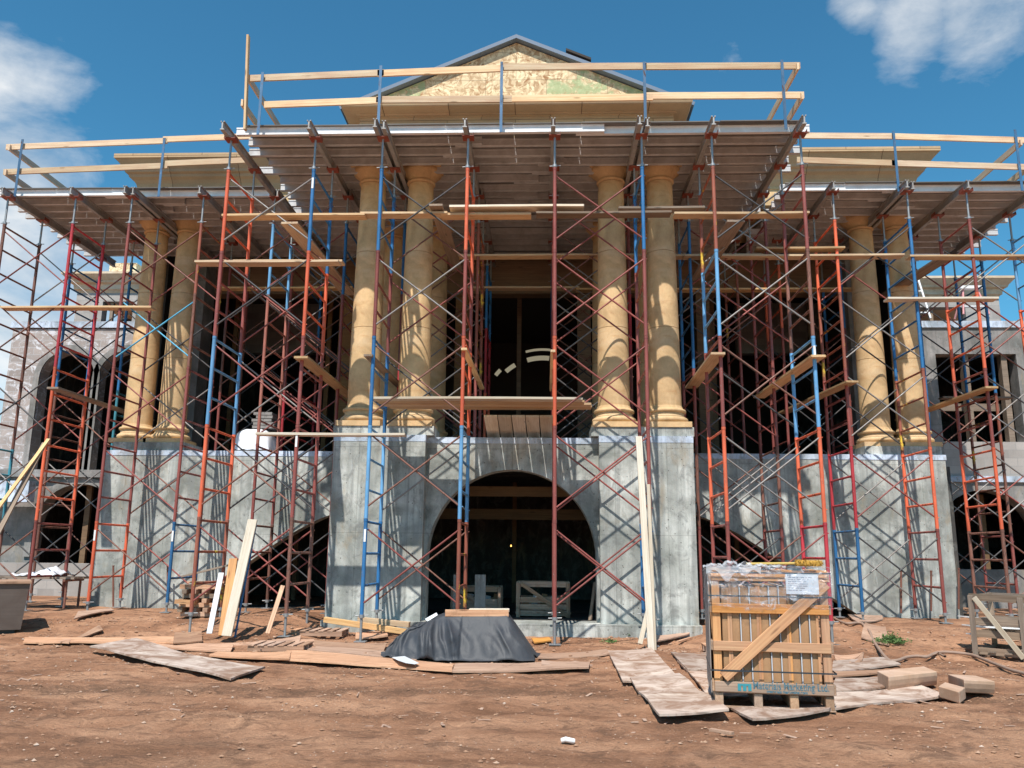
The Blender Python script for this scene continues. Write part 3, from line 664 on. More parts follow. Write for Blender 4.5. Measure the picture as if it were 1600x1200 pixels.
# guardrails
def rail(label, posts, ypost, rails, sides, studs=()):
    T = empty('guardrail', (posts[len(posts)//2][0], ypost, 7.2), label, 'guardrail')
    for x, z0, z1 in posts:
        m = MB().box(x-.025, x+.025, ypost-.075, ypost-.065, z0, z1).box(x-.004, x+.004, ypost-.065, ypost-.035, z0+.1, z1)
        obj('post', m, P['G'], T)
    for p, q in rails: bar('rail', p, q, .038, .125, LUMR, T)
    for p, q in sides: bar('side_rail', p, q, .038, .13, LUMR, T)
    for p, q in studs: bar('stud', p, q, .089, .04, LUM, T)
    return T
yr = 13.53
def L_(a, b, y): return at(a, b, y)
px = [at(a, 200, yr).x for a in (406, 592, 783, 1008, 1226)]
rail('timber guardrail with five blue posts along the central platform edge', [(x, 7.30, at(x_, v_, yr).z) for x, x_, v_ in zip(px, (411, 592, 783, 1008, 1229), (116, 106, 100, 100, 97))], yr,
     [(L_(385, 123, yr), L_(600, 114, yr)), (L_(590, 115, yr-.0), L_(784, 107, yr)), (L_(783, 105, yr), L_(1010, 103.5, yr)), (L_(1008, 104, yr), L_(1250, 103, yr)),
      (L_(413, 164, yr), L_(595, 157, yr)), (L_(588, 156, yr), L_(800, 155, yr)), (L_(783, 154.5, yr), L_(1020, 152, yr)), (L_(1008, 150, yr), L_(1256, 149, yr))],
     [(at(385, 117, 13.45), at(385, 117, 13.45)+Vector((.03, 2.6, -.03))), (at(378, 160, 13.45), at(378, 160, 13.45)+Vector((.03, 2.0, -.03))),
      (at(1247, 103, 13.45), at(1247, 103, 13.45)+Vector((-.05, 2.6, -.03))), (at(1254, 149, 13.45), at(1254, 149, 13.45)+Vector((-.05, 2.2, -.03)))],
     [(at(383, 203, 13.45), at(388, 56, 13.45))])
yw = 16.07
pl = [at(a, 260, yw).x for a in (33, 255)]
rail('timber guardrail with two blue posts along the left wing platform', [(x, 7.28, 8.62) for x in pl], yw,
     [(L_(10, 230, yw), L_(262, 220, yw)), (L_(255, 218, yw), L_(392, 213, yw)), (L_(6, 269, yw), L_(262, 259, yw)), (L_(255, 256, yw), L_(392, 250, yw))],
     [(at(14, 230, 16.0), at(14, 230, 16.0)+Vector((.05, 3.0, -.03))), (at(8, 269, 16.0), at(8, 269, 16.0)+Vector((.05, 2.4, -.03)))])
pr_ = [at(a, 255, yw).x for a in (1398, 1589)]
rail('timber guardrail with two blue posts along the right wing platform', [(x, 7.28, 8.62) for x in pr_], yw,
     [(L_(1245, 212, yw), L_(1395, 213, yw)), (L_(1393, 213, yw), L_(1620, 220, yw)), (L_(1245, 250, yw), L_(1400, 255, yw)), (L_(1393, 255, yw), L_(1625, 262, yw))],
     [(at(1596, 222, 16.0), at(1596, 222, 16.0)+Vector((-.05, 3.4, -.03))), (at(1606, 262, 16.0), at(1606, 262, 16.0)+Vector((-.05, 3.0, -.03)))])
# ---------------------------------------------------------------- planks in the scaffolding
def plank(p, q, label, mt=LUM, w=.235, t=.04, cat='plank', group=None, name='plank', warp=0.0, upv=(0, 0, 1)):
    o = bar(name, p, q, w, t, mt, upv=upv, warp=warp, bev=.003)
    return tag(o, label, cat, group)
def hp(a, b, y, a2, b2=None, y2=None): return at(a, b, y), at(a2, b2 if b2 is not None else b, y2 if y2 is not None else y)
PGR = 'planks laid across the scaffold frames'
def P2(u0, u1, v, y, label, mt=LUM, w=.235, dz=0, yo=0):
    p = at(u0, v, y); q = at(u1, v, y); z = (p.z+q.z)/2+dz
    p.z = q.z = z; p.y = q.y = y+yo
    return plank(p, q, label, mt, w, group=PGR, warp=.008)
P2(350, 572, 339, 13.62, 'leftmost plank of the highest front row, starting at the outermost orange frame')
P2(565, 700, 336, 13.66, 'plank of the highest front row crossing the left pair of central columns')
P2(703, 912, 327, 13.62, 'pale raised plank overlapping the highest front row above the doorway', LUMW, dz=.02)
P2(690, 830, 338, 13.7, 'short plank of the highest front row between the middle towers')
P2(838, 1048, 335, 13.64, 'brown plank of the highest front row left of the right central columns', LUMG)
P2(966, 1100, 330, 13.9, 'darker plank behind the highest front row at the right central columns', LUMG, dz=.03)
P2(1052, 1262, 336, 13.64, 'rightmost plank of the highest front row, ending at the outer maroon frame')
P2(308, 531, 411, 13.62, 'front plank of the pair between the two left front towers')
P2(318, 537, 411, 13.90, 'rear plank of the pair between the two left front towers')
for i, (u0, u1) in enumerate(((583, 910), (586, 914), (590, 926), (596, 928))):
    P2(u0, u1, 624+0.0*i, 13.62, ('front edge', 'second from front', 'third from front', 'rearmost')[i]+' plank of the low walkway before the doorway', (LUMW, LUM, LUM, LUM)[i], yo=.25*i)
P2(402, 634, 679, 13.55, 'single thin plank low in front of the left central pier top', LUMW, w=.2)
P2(1180, 1318, 394, 15.95, 'pale sunlit plank on top of the long right wing plank', LUM, dz=.06)
P2(1068, 1410, 401, 15.95, 'long sunlit plank behind the right front tower')
P2(1418, 1640, 402, 15.97, 'sunlit plank crossing the right edge of the photo below the platform')
P2(705, 990, 401, 16.05, 'shaded plank across the middle of the doorway, upper of two')
P2(985, 1190, 401, 16.08, 'shaded plank right of the central columns, level with the doorway plank')
P2(730, 905, 451, 18.6, 'deep shaded plank across the doorway, lower of two')
P2(900, 1335, 453, 18.65, 'long deep shaded plank right of the doorway')
P2(345, 552, 451, 18.6, 'deep shaded plank left of the central columns')
P2(6, 240, 482, 15.95, 'plank across the leftmost wing towers at mid height', LUM)
P2(1384, 1556, 468, 15.85, 'pale plank across the rightmost wing towers at mid height', LUMW)
P2(1470, 1580, 622, 18.9, 'shaded plank low behind the rightmost wing tower', LUMG)
def D2(u, v, y, y1, dx, label, mt=LUM, w=.235, dz=0):    # plank running away from the viewer
    p = at(u, v, y); q = Vector((p.x+dx, y1, p.z+dz)); return plank(p, q, label, mt, w, group='planks running back through the scaffold')
D2(470, 558, 13.35, 17.0, .02, 'plank running back beside the left central column, end sticking out')
D2(82, 606, 15.6, 19.6, .05, 'plank running back past the left wing columns, end sticking out', LUMG)
D2(575, 555, 13.4, 16.6, .1, 'narrow grey plank running back between the left central columns', LUMG, .15)
D2(1122, 552, 13.35, 16.2, .05, 'plank running back just right of the right central columns')
D2(1279, 556, 13.35, 17.0, -.05, 'plank running back behind the blue frame of the right front tower')
D2(1332, 596, 15.6, 19.2, -.3, 'plank running back toward the left of the right wing columns')
D2(1550, 605, 15.6, 19.5, -.1, 'plank running back in front of the right side wing opening')
D2(725, 545, 13.4, 16.8, .05, 'plank running back at the left edge of the doorway', LUM, .1)
D2(864, 548, 13.4, 16.8, .0, 'thin plank running back at the right edge of the doorway', LUM, .08)
D2(681, 320, 13.4, 16.8, .02, 'brown plank running back high beside the left inner central column', LUMG)
D2(452, 348, 13.5, 17.6, .1, 'wide plank running back high under the left part of the platform', LUM, .3)
D2(1150, 345, 13.5, 16.6, -.1, 'plank running back high under the right part of the platform', LUMG, .3)
D2(1478, 402, 16, 18.6, -.2, 'dark plank running back high above the right side wing', LUMG, .3)
xr0 = at(757, 650, 14.5).x; xr1 = at(864, 650, 14.5).x
for i in range(5):
    x = xr0+(xr1-xr0)*(i+.5)/5
    plank((x, 14.3, 2.36), (x+.03*(i-2), 17.2, 2.02), ('leftmost', 'second', 'middle', 'fourth', 'rightmost')[i]+' board of the ramp of five boards sloping down to the balcony', LUMW, w=(xr1-xr0)/5-.012, group='ramp boards over the arch')
exec_parts = True
# ---------------------------------------------------------------- boards lying on the dirt
def gp(a, b, lift=0):
    z = -1.36
    for _ in range(6):
        p = atz(a, b, z+lift); z = g0(p.x, p.y)
    p.z = z+lift; return p
def sheet(c, label, mt=PLY, th=.02, lift=.022, warp=.02, name='plywood_sheet', cat='plywood sheet', group=None, seed=0):
    p = [gp(a, b) for a, b in c]
    A, B, C_2, D = p
    Xd = (B-A); Xd.z = 0; L = Xd.length; Xd.normalize(); Yd = Vector((-Xd.y, Xd.x, 0))
    nx2, ny2 = max(4, int(L/.12)), max(2, int((D-A).length/.1))
    top = []; ph = seed*1.7+A.x
    for j in range(ny2+1):
        for i in range(nx2+1):
            s, t = i/nx2, j/ny2
            q = A*(1-s)*(1-t)+B*s*(1-t)+C_2*s*t+D*(1-s)*t
            jag = .006*noise.noise((q.x*9, q.y*9, seed)) if (i in (0, nx2) or j in (0, ny2)) else 0
            z = g0(q.x, q.y)+lift+warp*(.5+.5*math.sin(ph+4.2*s+1.1*t))*(abs(2*s-1)**1.5+.25)+.012*noise.noise((q.x*1.3, q.y*1.3, seed+5))
            w = Vector((q.x+jag, q.y+jag, z))-A
            top.append((w.dot(Xd), w.dot(Yd), w.z))
    m = MB(); n_ = len(top); W = nx2+1
    vs = top+[(x, y, z-th) for x, y, z in top]
    fs = [(j*W+i, j*W+i+1, (j+1)*W+i+1, (j+1)*W+i) for j in range(ny2) for i in range(nx2)]
    sm = [True]*len(fs)
    fs += [(n_+j*W+i, n_+(j+1)*W+i, n_+(j+1)*W+i+1, n_+j*W+i+1) for j in range(ny2) for i in range(nx2)]
    for i in range(nx2): fs += [(i, n_+i, n_+i+1, i+1), (ny2*W+i, ny2*W+i+1, n_+ny2*W+i+1, n_+ny2*W+i)]
    for j in range(ny2): fs += [(j*W, (j+1)*W, n_+(j+1)*W, n_+j*W), (j*W+nx2, n_+j*W+nx2, n_+(j+1)*W+nx2, (j+1)*W+nx2)]
    m.add(vs, fs)
    o = bpy.data.objects.new(name, m.mesh(name, mt)); link(o)
    o.matrix_world = Matrix.Translation(A) @ Matrix((Xd, Yd, Vector((0, 0, 1)))).transposed().to_4x4()
    return tag(o, label, cat, group)
BD = dict(name='ground_board', cat='board', mt=PLYR)
GB = 'boards lying on the dirt'
sheet([(140, 1021), (360, 1066), (414, 1047), (212, 1013)], 'wavy warped plywood sheet curling at its ends, alone on the dirt at left', th=.022, warp=.10, lift=.03)
sheet([(44, 996), (112, 993), (110, 988), (52, 992)], 'short dark board lying on the dirt nearest the left edge', group=GB, **BD)
sheet([(108, 992), (162, 972), (156, 969), (98, 989)], 'short board angled back from the leftmost board on the dirt', group=GB, **BD)
sheet([(36, 1005), (276, 983), (274, 977), (38, 1000)], 'long thin dark board running back toward the left wing pier', group=GB, warp=.04, **BD)
sheet([(190, 1009), (360, 1021), (365, 1012), (205, 1001)], 'dirty board on the ground behind the wavy plywood sheet', group=GB, seed=1, warp=.03, **BD)
sheet([(226, 997), (492, 1016), (490, 1004), (245, 989)], 'long board below the leaning planks, overlapping the next to its right', group=GB, seed=2, warp=.03, **BD)
sheet([(488, 1013), (600, 1019), (604, 1009), (486, 1003)], 'board on the dirt ending at the left foot of the tarp', group=GB, seed=3, **BD)
sheet([(326, 1028), (452, 1033), (455, 1022), (340, 1021)], 'short pale board just right of the wavy plywood sheet', group=GB, seed=4, **BD)
sheet([(430, 1031), (706, 1053), (708, 1040), (452, 1018)], 'long reddish plank in front of the tarp, left one of two', group=GB, seed=5, **BD)
sheet([(452, 1016), (650, 1034), (660, 1024), (470, 1010)], 'plank behind the long reddish plank, running under the tarp', group=GB, seed=6, **BD)
sheet([(706, 1052), (920, 1050), (922, 1038), (712, 1041)], 'long plank in front of the tarp, right one of two', group=GB, seed=7, warp=.035, **BD)
sheet([(846, 1045), (926, 1041), (900, 1036), (846, 1037)], 'short plank end right of the tarp', group=GB, seed=8, **BD)
sheet([(840, 1032), (952, 1026), (948, 1019), (845, 1024)], 'pale plank running from the tarp to the plywood path', group=GB, seed=9, **BD)
sheet([(835, 1007), (862, 1003), (858, 998), (830, 1001)], 'orange board scrap right of the tarp by the footing', group=GB, name='ground_board', cat='board', mt=LUMO)
sheet([(973, 1071), (1058, 1063), (1018, 1018), (949, 1020)], 'far plywood sheet of the path left of the crate', lift=.03, seed=1)
sheet([(1030, 1125), (1140, 1121), (1062, 1060), (984, 1066)], 'near plywood sheet of the path left of the crate', lift=.05, seed=2)
sheet([(1075, 1052), (1135, 1046), (1108, 1021), (1048, 1023)], 'plywood piece lying behind the left side of the crate', seed=3)
sheet([(1108, 1092), (1190, 1086), (1150, 1036), (1058, 1034)], 'dirty plywood sheet partly under the crate', seed=4, lift=.015)
sheet([(1176, 1127), (1296, 1118), (1310, 1105), (1142, 1110)], 'curved plywood scrap in front of the crate', seed=5, warp=.03)
sheet([(1290, 1117), (1478, 1089), (1440, 1075), (1306, 1090)], 'near right plywood sheet, under the stone blocks', seed=6, warp=.03)
sheet([(1300, 1086), (1384, 1078), (1396, 1060), (1306, 1063)], 'middle right plywood sheet beside the crate', seed=7)
sheet([(1300, 1052), (1408, 1042), (1380, 1030), (1302, 1035)], 'far right plywood sheet beside the crate', seed=8)
sheet([(1300, 1061), (1418, 1050), (1410, 1046), (1300, 1055)], 'narrow board between the plywood sheets right of the crate', group=GB, seed=9, **BD)
sheet([(1304, 1028), (1350, 1022), (1335, 1012), (1304, 1012)], 'small board stacked behind the crate at right', group=GB, seed=10, **BD)
sheet([(1325, 1004), (1345, 1004), (1348, 996), (1325, 999)], 'small square offcut on the dirt right of the crate', group=GB, seed=11, **BD)
sheet([(1340, 976), (1380, 969), (1378, 961), (1325, 964)], 'board under the jack of the blue scaffold leg right of the crate', group=GB, seed=12, **BD)
sheet([(1345, 986), (1388, 992), (1384, 984), (1352, 976)], 'thin plywood scrap by the weed patch', group=GB, seed=13, **BD)
sheet([(1022, 1010), (1078, 995), (1076, 991), (1020, 1001)], 'tilted board on the dirt at the foot of the tall white leaning plank', group=GB, seed=14, lift=.06, **BD)
sheet([(405, 998), (470, 997), (468, 990), (408, 991)], 'sill board under a front scaffold leg by the small leaning board', group=GB, seed=15, lift=.05, **BD)
sheet([(116, 966), (178, 957), (172, 953), (122, 960)], 'sill board under the leg of the wing scaffold at left', group=GB, seed=16, lift=.04, **BD)
sheet([(1468, 966), (1512, 960), (1505, 955), (1470, 958)], 'board scrap against the corner of the right wing pier', group=GB, seed=17, lift=.04, **BD)
sheet([(272, 984), (318, 980), (316, 974), (274, 976)], 'square sill pad under the outermost front scaffold leg', group=GB, seed=18, lift=.05, **BD)
sheet([(555, 1002), (606, 999), (604, 990), (556, 992)], 'sill pad under the blue front scaffold leg', group=GB, seed=19, lift=.04, **BD)
# orange formwork edge planks at the foot of the left central pier
for i, (p, q, lb) in enumerate((((507, 968), (640, 988), 'front timber edging the foot of the left central pier'), ((560, 968), (640, 976), 'rear timber edging the foot of the left central pier'))):
    a = at(p[0], p[1], 14.55+.15*i); c_ = at(q[0], q[1], 14.35+.2*i)
    tag(bar('edge_timber', a, c_, .10, .09, LUM, bev=.004), lb, 'timber', 'timbers at the pier foot')
# ---------------------------------------------------------------- leaning boards
def lean(u0, v0, y0, u1, v1, y1, w, t, label, mt, name='leaning_board', cat='leaning board'):
    p = at(u0, v0, y0); q = at(u1, v1, y1); d = (q-p).normalized()
    side_ = Vector((1, 0, 0)); nrm = d.cross(side_) ; 
    return tag(bar(name, p, q, w, t, mt, upv=nrm, bev=.002), label, cat, 'boards leaning on the scaffold')
lean(327, 990, 13.15, 346, 895, 13.45, .085, .02, 'short white board leaning at the far left of the leaning group', mat('white_trim', (.72, .72, .74), .6)[0])
lean(348, 993, 13.0, 365, 873, 13.4, .13, .04, 'orange printed board leaning between the white and the pale plank', LUMO)
lean(354, 994, 12.9, 395, 812, 13.4, .15, .04, 'tallest pale yellow plank of the left leaning group', LUMW)
lean(418, 990, 13.2, 442, 915, 13.5, .07, .02, 'small reddish board leaning on the second front scaffold leg', PLYR)
lean(1018, 1022, 13.0, 998, 682, 13.42, .10, .04, 'tallest white plank leaning on the right central scaffold leg', LUMW)
lean(1023, 1020, 13.1, 1013, 757, 13.44, .055, .04, 'shorter white stud leaning behind the tallest white plank', LUMW)
lean(1000, 1006, 13.2, 1012, 955, 13.4, .07, .02, 'short white offcut leaning beside the tall white plank', LUMW)
lean(-12, 850, 14.6, 70, 692, 15.7, .10, .03, 'front one of two long boards leaning at the left edge', LUMG)
lean(-16, 812, 14.6, 76, 686, 15.75, .07, .03, 'rear one of two long boards leaning at the left edge', LUM)
o = MB().tube(at(367, 996, 13.15), at(400, 820, 13.45), .017, 8)
tag(obj('steel_pipe', o, P['B']), 'thin blue grey pipe leaning right of the tallest pale yellow plank', 'pipe')
# stakes by the wing piers
for (u, v0, v1, s_) in ((177, 948, 885, 'left stake before the left wing pier'), (262, 946, 886, 'right stake before the left wing pier'), (1408, 958, 893, 'left stake of three before the right wing pier'), (1455, 955, 893, 'middle stake of three before the right wing pier'), (1498, 952, 889, 'right stake of three before the right wing pier')):
    p = at(u, v0, 17.25); q = at(u, v1, 17.25)
    tag(obj('rebar_stake', MB().tube(p, q, .02, 7).tube(q, (q.x, q.y, q.z+.02), .026, 7), P['R']), 'rusty upright '+s_, 'stake', 'rusty stakes before the wing piers')
# left block stack: concrete blocks and stickers by the wing pier
def at_g(u, v): return gp(u, v)
bsx = at(320, 970, 14.9)
T = empty('timber_stack', (bsx.x, 14.9, g0(bsx.x, 14.9)), 'cribbed stack of short dark timbers behind the leaning planks', 'timber stack')
rs = random.Random(5); z = T.location.z+.04
for k in range(7):
    for j in range(4):
        if k % 2 == 0:
            y = 14.75+.14*j; x0_ = bsx.x-.38+rs.uniform(-.05, .05); bar('timber', (x0_, y, z), (x0_+.75+rs.uniform(-.08, .05), y+rs.uniform(-.03, .03), z), .085, .075, LUMG if rs.random() < .7 else PLYR, T, bev=.004)
        else:
            x = bsx.x-.32+.2*j+rs.uniform(-.03, .03); bar('timber', (x, 14.62, z), (x+rs.uniform(-.04, .04), 15.3, z), .085, .075, LUMG if rs.random() < .6 else PLYR, T, bev=.004)
    z += .077
bar('timber', (bsx.x-.3, 14.85, z), (bsx.x+.4, 14.75, z+.01), .2, .03, PLYR, T)
bar('timber', (bsx.x-.35, 14.6, z+.1), (bsx.x+.5, 14.7, z+.32), .1, .03, LUMG, T)
bar('timber', (bsx.x-.42, 14.6, z-.32), (bsx.x-.05, 14.55, z-.33), .07, .07, LUMO, T)
# pallets
def pallet(u, v, w, label, y=None, rot=0):
    p = gp(u, v); T = empty('pallet', (p.x, p.y, p.z), label, 'pallet', 'broken pallets by the footing')
    for j in range(3): bar('runner', (p.x-w/2, p.y+.02+.22*j, p.z+.05), (p.x+w/2, p.y+.0+.22*j, p.z+.05), .04, .07, PLYR, T)
    n_ = int(w/.13)
    for i in range(n_): 
        x = p.x-w/2+.05+i*(w-.1)/(n_-1); bar('slat', (x, p.y-.02, p.z+.095), (x+.01, p.y+.5, p.z+.095+rs.uniform(0, .01)), .09, .015, PLYR, T)
pallet(495, 975, .85, 'small broken pallet lying left of the left central pier')
pallet(1130, 1000, .5, 'small pallet end behind the left side of the crate')
pallet(432, 991, .8, 'small pallet under a front scaffold leg by the small leaning board')
pallet(585, 988, .7, 'flat pallet under the blue front scaffold leg')
# ---------------------------------------------------------------- weeds
def weed(u, v, r, h, n_, label, y=None):
    p = gp(u, v) if y is None else at(u, v, y); m = MB(); q = random.Random(int(u))
    for i in range(n_):
        a = q.uniform(0, 6.28); rr = r*q.random()**.6; c_ = Vector((rr*math.cos(a), rr*.8*math.sin(a), 0)); hh = h*(.35+.65*q.random())*(1.15-rr/r)
        tip = c_+Vector((q.uniform(-.07, .07)*1.3, q.uniform(-.06, .06), hh))
        d = Vector((q.uniform(-1, 1), q.uniform(-1, 1), 0)).normalized()*.008
        m.add([p+c_*.5-d*.4, p+c_*.5+d*.4, p+tip], [(0, 1, 2)])
        for k in range(5):
            t = .35+.65*q.random(); b_ = p+c_*.5*(1-t)+(c_*.5).lerp(tip, t)*1.0; b_ = p+(c_*.5).lerp(tip, t)
            e = Vector((q.uniform(-1, 1), q.uniform(-1, 1), q.uniform(-.2, .9))).normalized()*q.uniform(.018, .04); s_ = e.cross(Vector((q.uniform(-1, 1), q.uniform(-1, 1), q.uniform(-1, 1)))).normalized()*.010
            m.add([b_, b_+e*.5+s_, b_+e, b_+e*.5-s_], [(0, 1, 2, 3)])
    return tag(obj('weed_plant', m, WEED, loc=p), label, 'plant', 'weeds growing in the dirt')
mw, nt, b = mat('weed_green', (.09, .17, .045), .7); n = NT(nt); n.L(n.ramp(n.vor((30, 30, 30), 1, out='Color'), [(0, (.045, .10, .025)), (1, (.15, .25, .07))]), b.inputs['Base Color']); WEED = mw
weed(1392, 990, .27, .2, 220, 'leafy green weed patch on the dirt bank before the right wing pier')
weed(976, 994, .13, .2, 70, 'small green weed at the foot of the right central pier')
weed(955, 1004, .09, .08, 26, 'tiny low sprig left of the weed at the right central pier')
weed(522, 972, .14, .16, 40, 'thin grassy weed beside the small broken pallet')
# hose
hp_ = [gp(*q) for q in ((1304, 968), (1322, 976), (1348, 984), (1366, 991), (1384, 1001), (1400, 1009), (1415, 1013), (1432, 1014), (1447, 1012.5), (1462, 1017), (1478, 1021), (1500, 1023), (1519, 1026), (1538, 1033), (1555, 1040), (1578, 1049), (1600, 1055), (1640, 1066))]
def smoothp(p, k=5):
    out = []
    for i in range(len(p)-1):
        a = p[max(i-1, 0)]; b_ = p[i]; c_ = p[i+1]; d = p[min(i+2, len(p)-1)]
        for j in range(k):
            t = j/k; out.append(.5*((2*b_)+(c_-a)*t+(2*a-5*b_+4*c_-d)*t*t+(3*b_-a-3*c_+d)*t**3))
    return out+[p[-1]]
hs = smoothp(hp_)
for i, q in enumerate(hs): q.z = max(q.z, gz(q.x, q.y))+.022
HOSE = m_metal('dusty_hose_rubber', (.34, .22, .16), .8, 0, .5)
tag(obj('hose', MB().path(hs, .022, 8).path([hs[41]+Vector((0, 0, 0)), gp(1465, 1022)+Vector((0, 0, .02)), gp(1477, 1028)+Vector((0, 0, .02))], .018, 8), HOSE, loc=hp_[0]), 'dusty brown hose snaking across the dirt at right', 'hose')
# ---------------------------------------------------------------- coping stone blocks
def block(cs, h, label, bull=True):
    # cs: near-left and near-right ground corners + depth direction points (px)
    a, b_, c_ = [gp(*q) for q in cs]; z = a.z+.02
    X1 = (b_-a); X1.z = 0; L = X1.length; X1.normalize(); Y1 = (c_-a); Y1.z = 0; W = Y1.length; Y1.normalize()
    m = MB(); prof = [(0, 0), (W, 0), (W, h), (0, h)]
    if bull: prof = [(.05, 0), (W, 0), (W, h), (0, h), (-.0, h*.72), (.02, h*.35)]
    k = len(prof)
    vs = [tuple(a+X1*0+Y1*y+Vector((0, 0, .02+zz))) for y, zz in prof]+[tuple(a+X1*L+Y1*y+Vector((0, 0, .02+zz))) for y, zz in prof]
    m.add(vs, [tuple(range(k))[::-1], tuple(range(k, 2*k))]+[(i, (i+1) % k, k+(i+1) % k, k+i) for i in range(k)])
    o = obj('stone_block', m, STONE3, loc=a); bm_ = o.modifiers.new('bevel', 'BEVEL'); bm_.width = .008; bm_.segments = 2
    return tag(o, label, 'stone block', 'cut stone blocks on the plywood')
STONE3 = m_stone('pink_limestone', (.58, .37, .24), .8)
block([(1390, 1084), (1466, 1072), (1372, 1071)], .15, 'left cut stone block with smooth pink top, lying on the plywood')
block([(1468, 1093), (1500, 1100), (1478, 1083)], .11, 'small rough block propping the right stone slab', False)
b3 = block([(1508, 1094), (1556, 1088), (1482, 1068)], .13, 'right cut stone block tilted onto the small block')
b3.location.z += .05; b3.rotation_euler = (R(-3), R(4), 0)
# scattered sticks
for i, (u0, v0, u1, v1, s_) in enumerate(((1128, 1009, 1160, 1004, 'behind the crate'), (612, 982, 655, 990, 'left of the tarp'), (1058, 1003, 1080, 996, 'by the right central pier'), (1110, 1140, 1145, 1146, 'in front of the plywood path'))):
    p = gp(u0, v0, .03); q = gp(u1, v1, .03); tag(bar('wood_scrap', p, q, .045, .02, PLYR), 'short wood scrap on the dirt '+s_, 'wood scrap', 'wood scraps on the dirt')
tag(obj('paper_litter', MB().path([gp(878, 1157, .0), gp(884, 1155, .012), gp(892, 1157, .004), gp(897, 1158, -.002)], .02, 6), WHITE), 'crumpled white scrap of litter alone on the foreground dirt', 'litter')
# ---------------------------------------------------------------- crate of stone slabs
cl = atz(1118, 1104, -1.36); cr_ = atz(1305, 1112, -1.36)
cx0 = cl; Xc = (cr_-cl); Xc.z = 0; CW = Xc.length; Xc.normalize(); Yc = Vector((-Xc.y, Xc.x, 0)); CZ = -1.355
CH = at(1115, 888, cl.y).z-CZ; CD = .92
CT = empty('stone_crate', (cl.x, cl.y, CZ), 'tall wooden crate of upright stone slabs in torn plastic wrap on a pallet', 'crate')
CT.rotation_euler = (0, 0, math.atan2(Xc.y, Xc.x))
CRW = m_wood('crate_timber', (.68, .35, .14), (.48, .20, .07)); CRW2 = m_wood('crate_dull_timber', (.50, .32, .2), (.34, .2, .12))
def cb_(name, x0, x1, y0, y1, z0, z1, mt, par=None, bev=.004):
    long_ = max(x1-x0, y1-y0, z1-z0)
    if z1-z0 == long_: p, q, w, t, uv = ((x0+x1)/2, (y0+y1)/2, z0), ((x0+x1)/2, (y0+y1)/2, z1), x1-x0, y1-y0, (0, 1, 0)
    elif x1-x0 == long_: p, q, w, t, uv = (x0, (y0+y1)/2, (z0+z1)/2), (x1, (y0+y1)/2, (z0+z1)/2), y1-y0, z1-z0, (0, 0, 1)
    else: p, q, w, t, uv = ((x0+x1)/2, y0, (z0+z1)/2), ((x0+x1)/2, y1, (z0+z1)/2), x1-x0, z1-z0, (0, 0, 1)
    return bar(name, p, q, w, t, mt, par or CT, upv=uv, bev=bev, base=Vector((0, 0, 0)))
pw = .135
for x in (0, CW*.333, CW*.635, CW-.075): cb_('pallet_runner', x, x+.075, -.0, CD, 0.0, .12, CRW2)
for y in (0, .2, .5, .82): cb_('pallet_slat', 0, CW, y, y+.1, .122, .142, CRW2)
cb_('pallet_slat', -.01, CW+.01, -.02, .09, -.012, .0, CRW2)
for x, y in ((.0, .0), (CW-.075, 0), (0, CD-.06), (CW-.075, CD-.06)): cb_('corner_post', x, x+.075, y+.001, y+.06, .145, CH-.03, CRW)
zs = [(.15, .255), (.565, .665), (.955, 1.055), (1.29, 1.39)]
sc_ = (CH)/1.42
for i, (z0, z1) in enumerate(zs):
    z0 *= sc_; z1 *= sc_
    mm = CRW if i in (1, 2) else (CRW2 if i == 0 else CRW)
    cb_('front_slat', 0, CW, -.024, -.001, z0, z1, mm); cb_('back_slat', 0, CW, CD+.001, CD+.02, z0, z1, CRW2)
    cb_('side_slat', -.022, -.001, 0, CD, z0, z1, CRW2); cb_('side_slat', CW+.001, CW+.022, 0, CD, z0, z1, CRW2)
dgn = bar('diagonal_brace', (.08, -.040, .30*sc_), (CW-.02, -.040, 1.28*sc_), .105, .024, CRW, CT, upv=(0, 1, 0), bev=.004, base=Vector((0, 0, 0)))
for k in range(4):
    x = .06+k*(CW-.1)/3; cb_('top_slat', x-.05, x+.05, .0, CD, CH-.028, CH-.008, CRW)
SLAB = m_stone('slab_face', (.40, .215, .10), .75); CARD = mat('grey_side_card', (.30, .25, .22), .9)[0]
EDGE = mat('white_foam_edge', (.50, .51, .54), .8)[0]
nS = 10; rs = random.Random(2)
sw = (CW-.17)/nS
for i in range(nS):
    x = .085+i*sw; zt = (CH-.12) - rs.uniform(0, .06); yy = .03+rs.uniform(0, .02)
    cb_('stone_slab', x+.004, x+sw-.010, .004+yy*.25, CD-.06, .146, zt, SLAB, bev=.006)
    if i > 0 and i % 3 != 1: cb_('foam_strip', x-.007, x+.003, .002, CD-.1, .146, zt, EDGE, bev=0)
    elif i > 0: cb_('spacer_strip', x-.014, x+.006, -.0005, .003, .146, zt, CRW, bev=0)
    if i % 3 == 0: cb_('spacer_strip', x+sw*.62, x+sw*.62+.022, -.0005, .003, .146, zt, CRW, bev=0)
cb_('side_panel', -.032, -.024, .0, CD, .12, CH-.01, CARD, bev=0)
STRAP = mat('dark_strap', (.03, .04, .05), .4)[0]
for z in (.37, 1.135, 1.38):
    z *= sc_; m = MB().box(-.036, CW+.027, -.056, -.053, z-.007, z+.007).box(-.037, -.034, -.056, CD+.03, z-.007, z+.007).box(CW+.025, CW+.028, -.056, CD+.03, z-.007, z+.007).box(-.036, CW+.027, CD+.026, CD+.029, z-.007, z+.007)
    o = bpy.data.objects.new('strap', m.mesh('strap', STRAP)); link(o, CT)
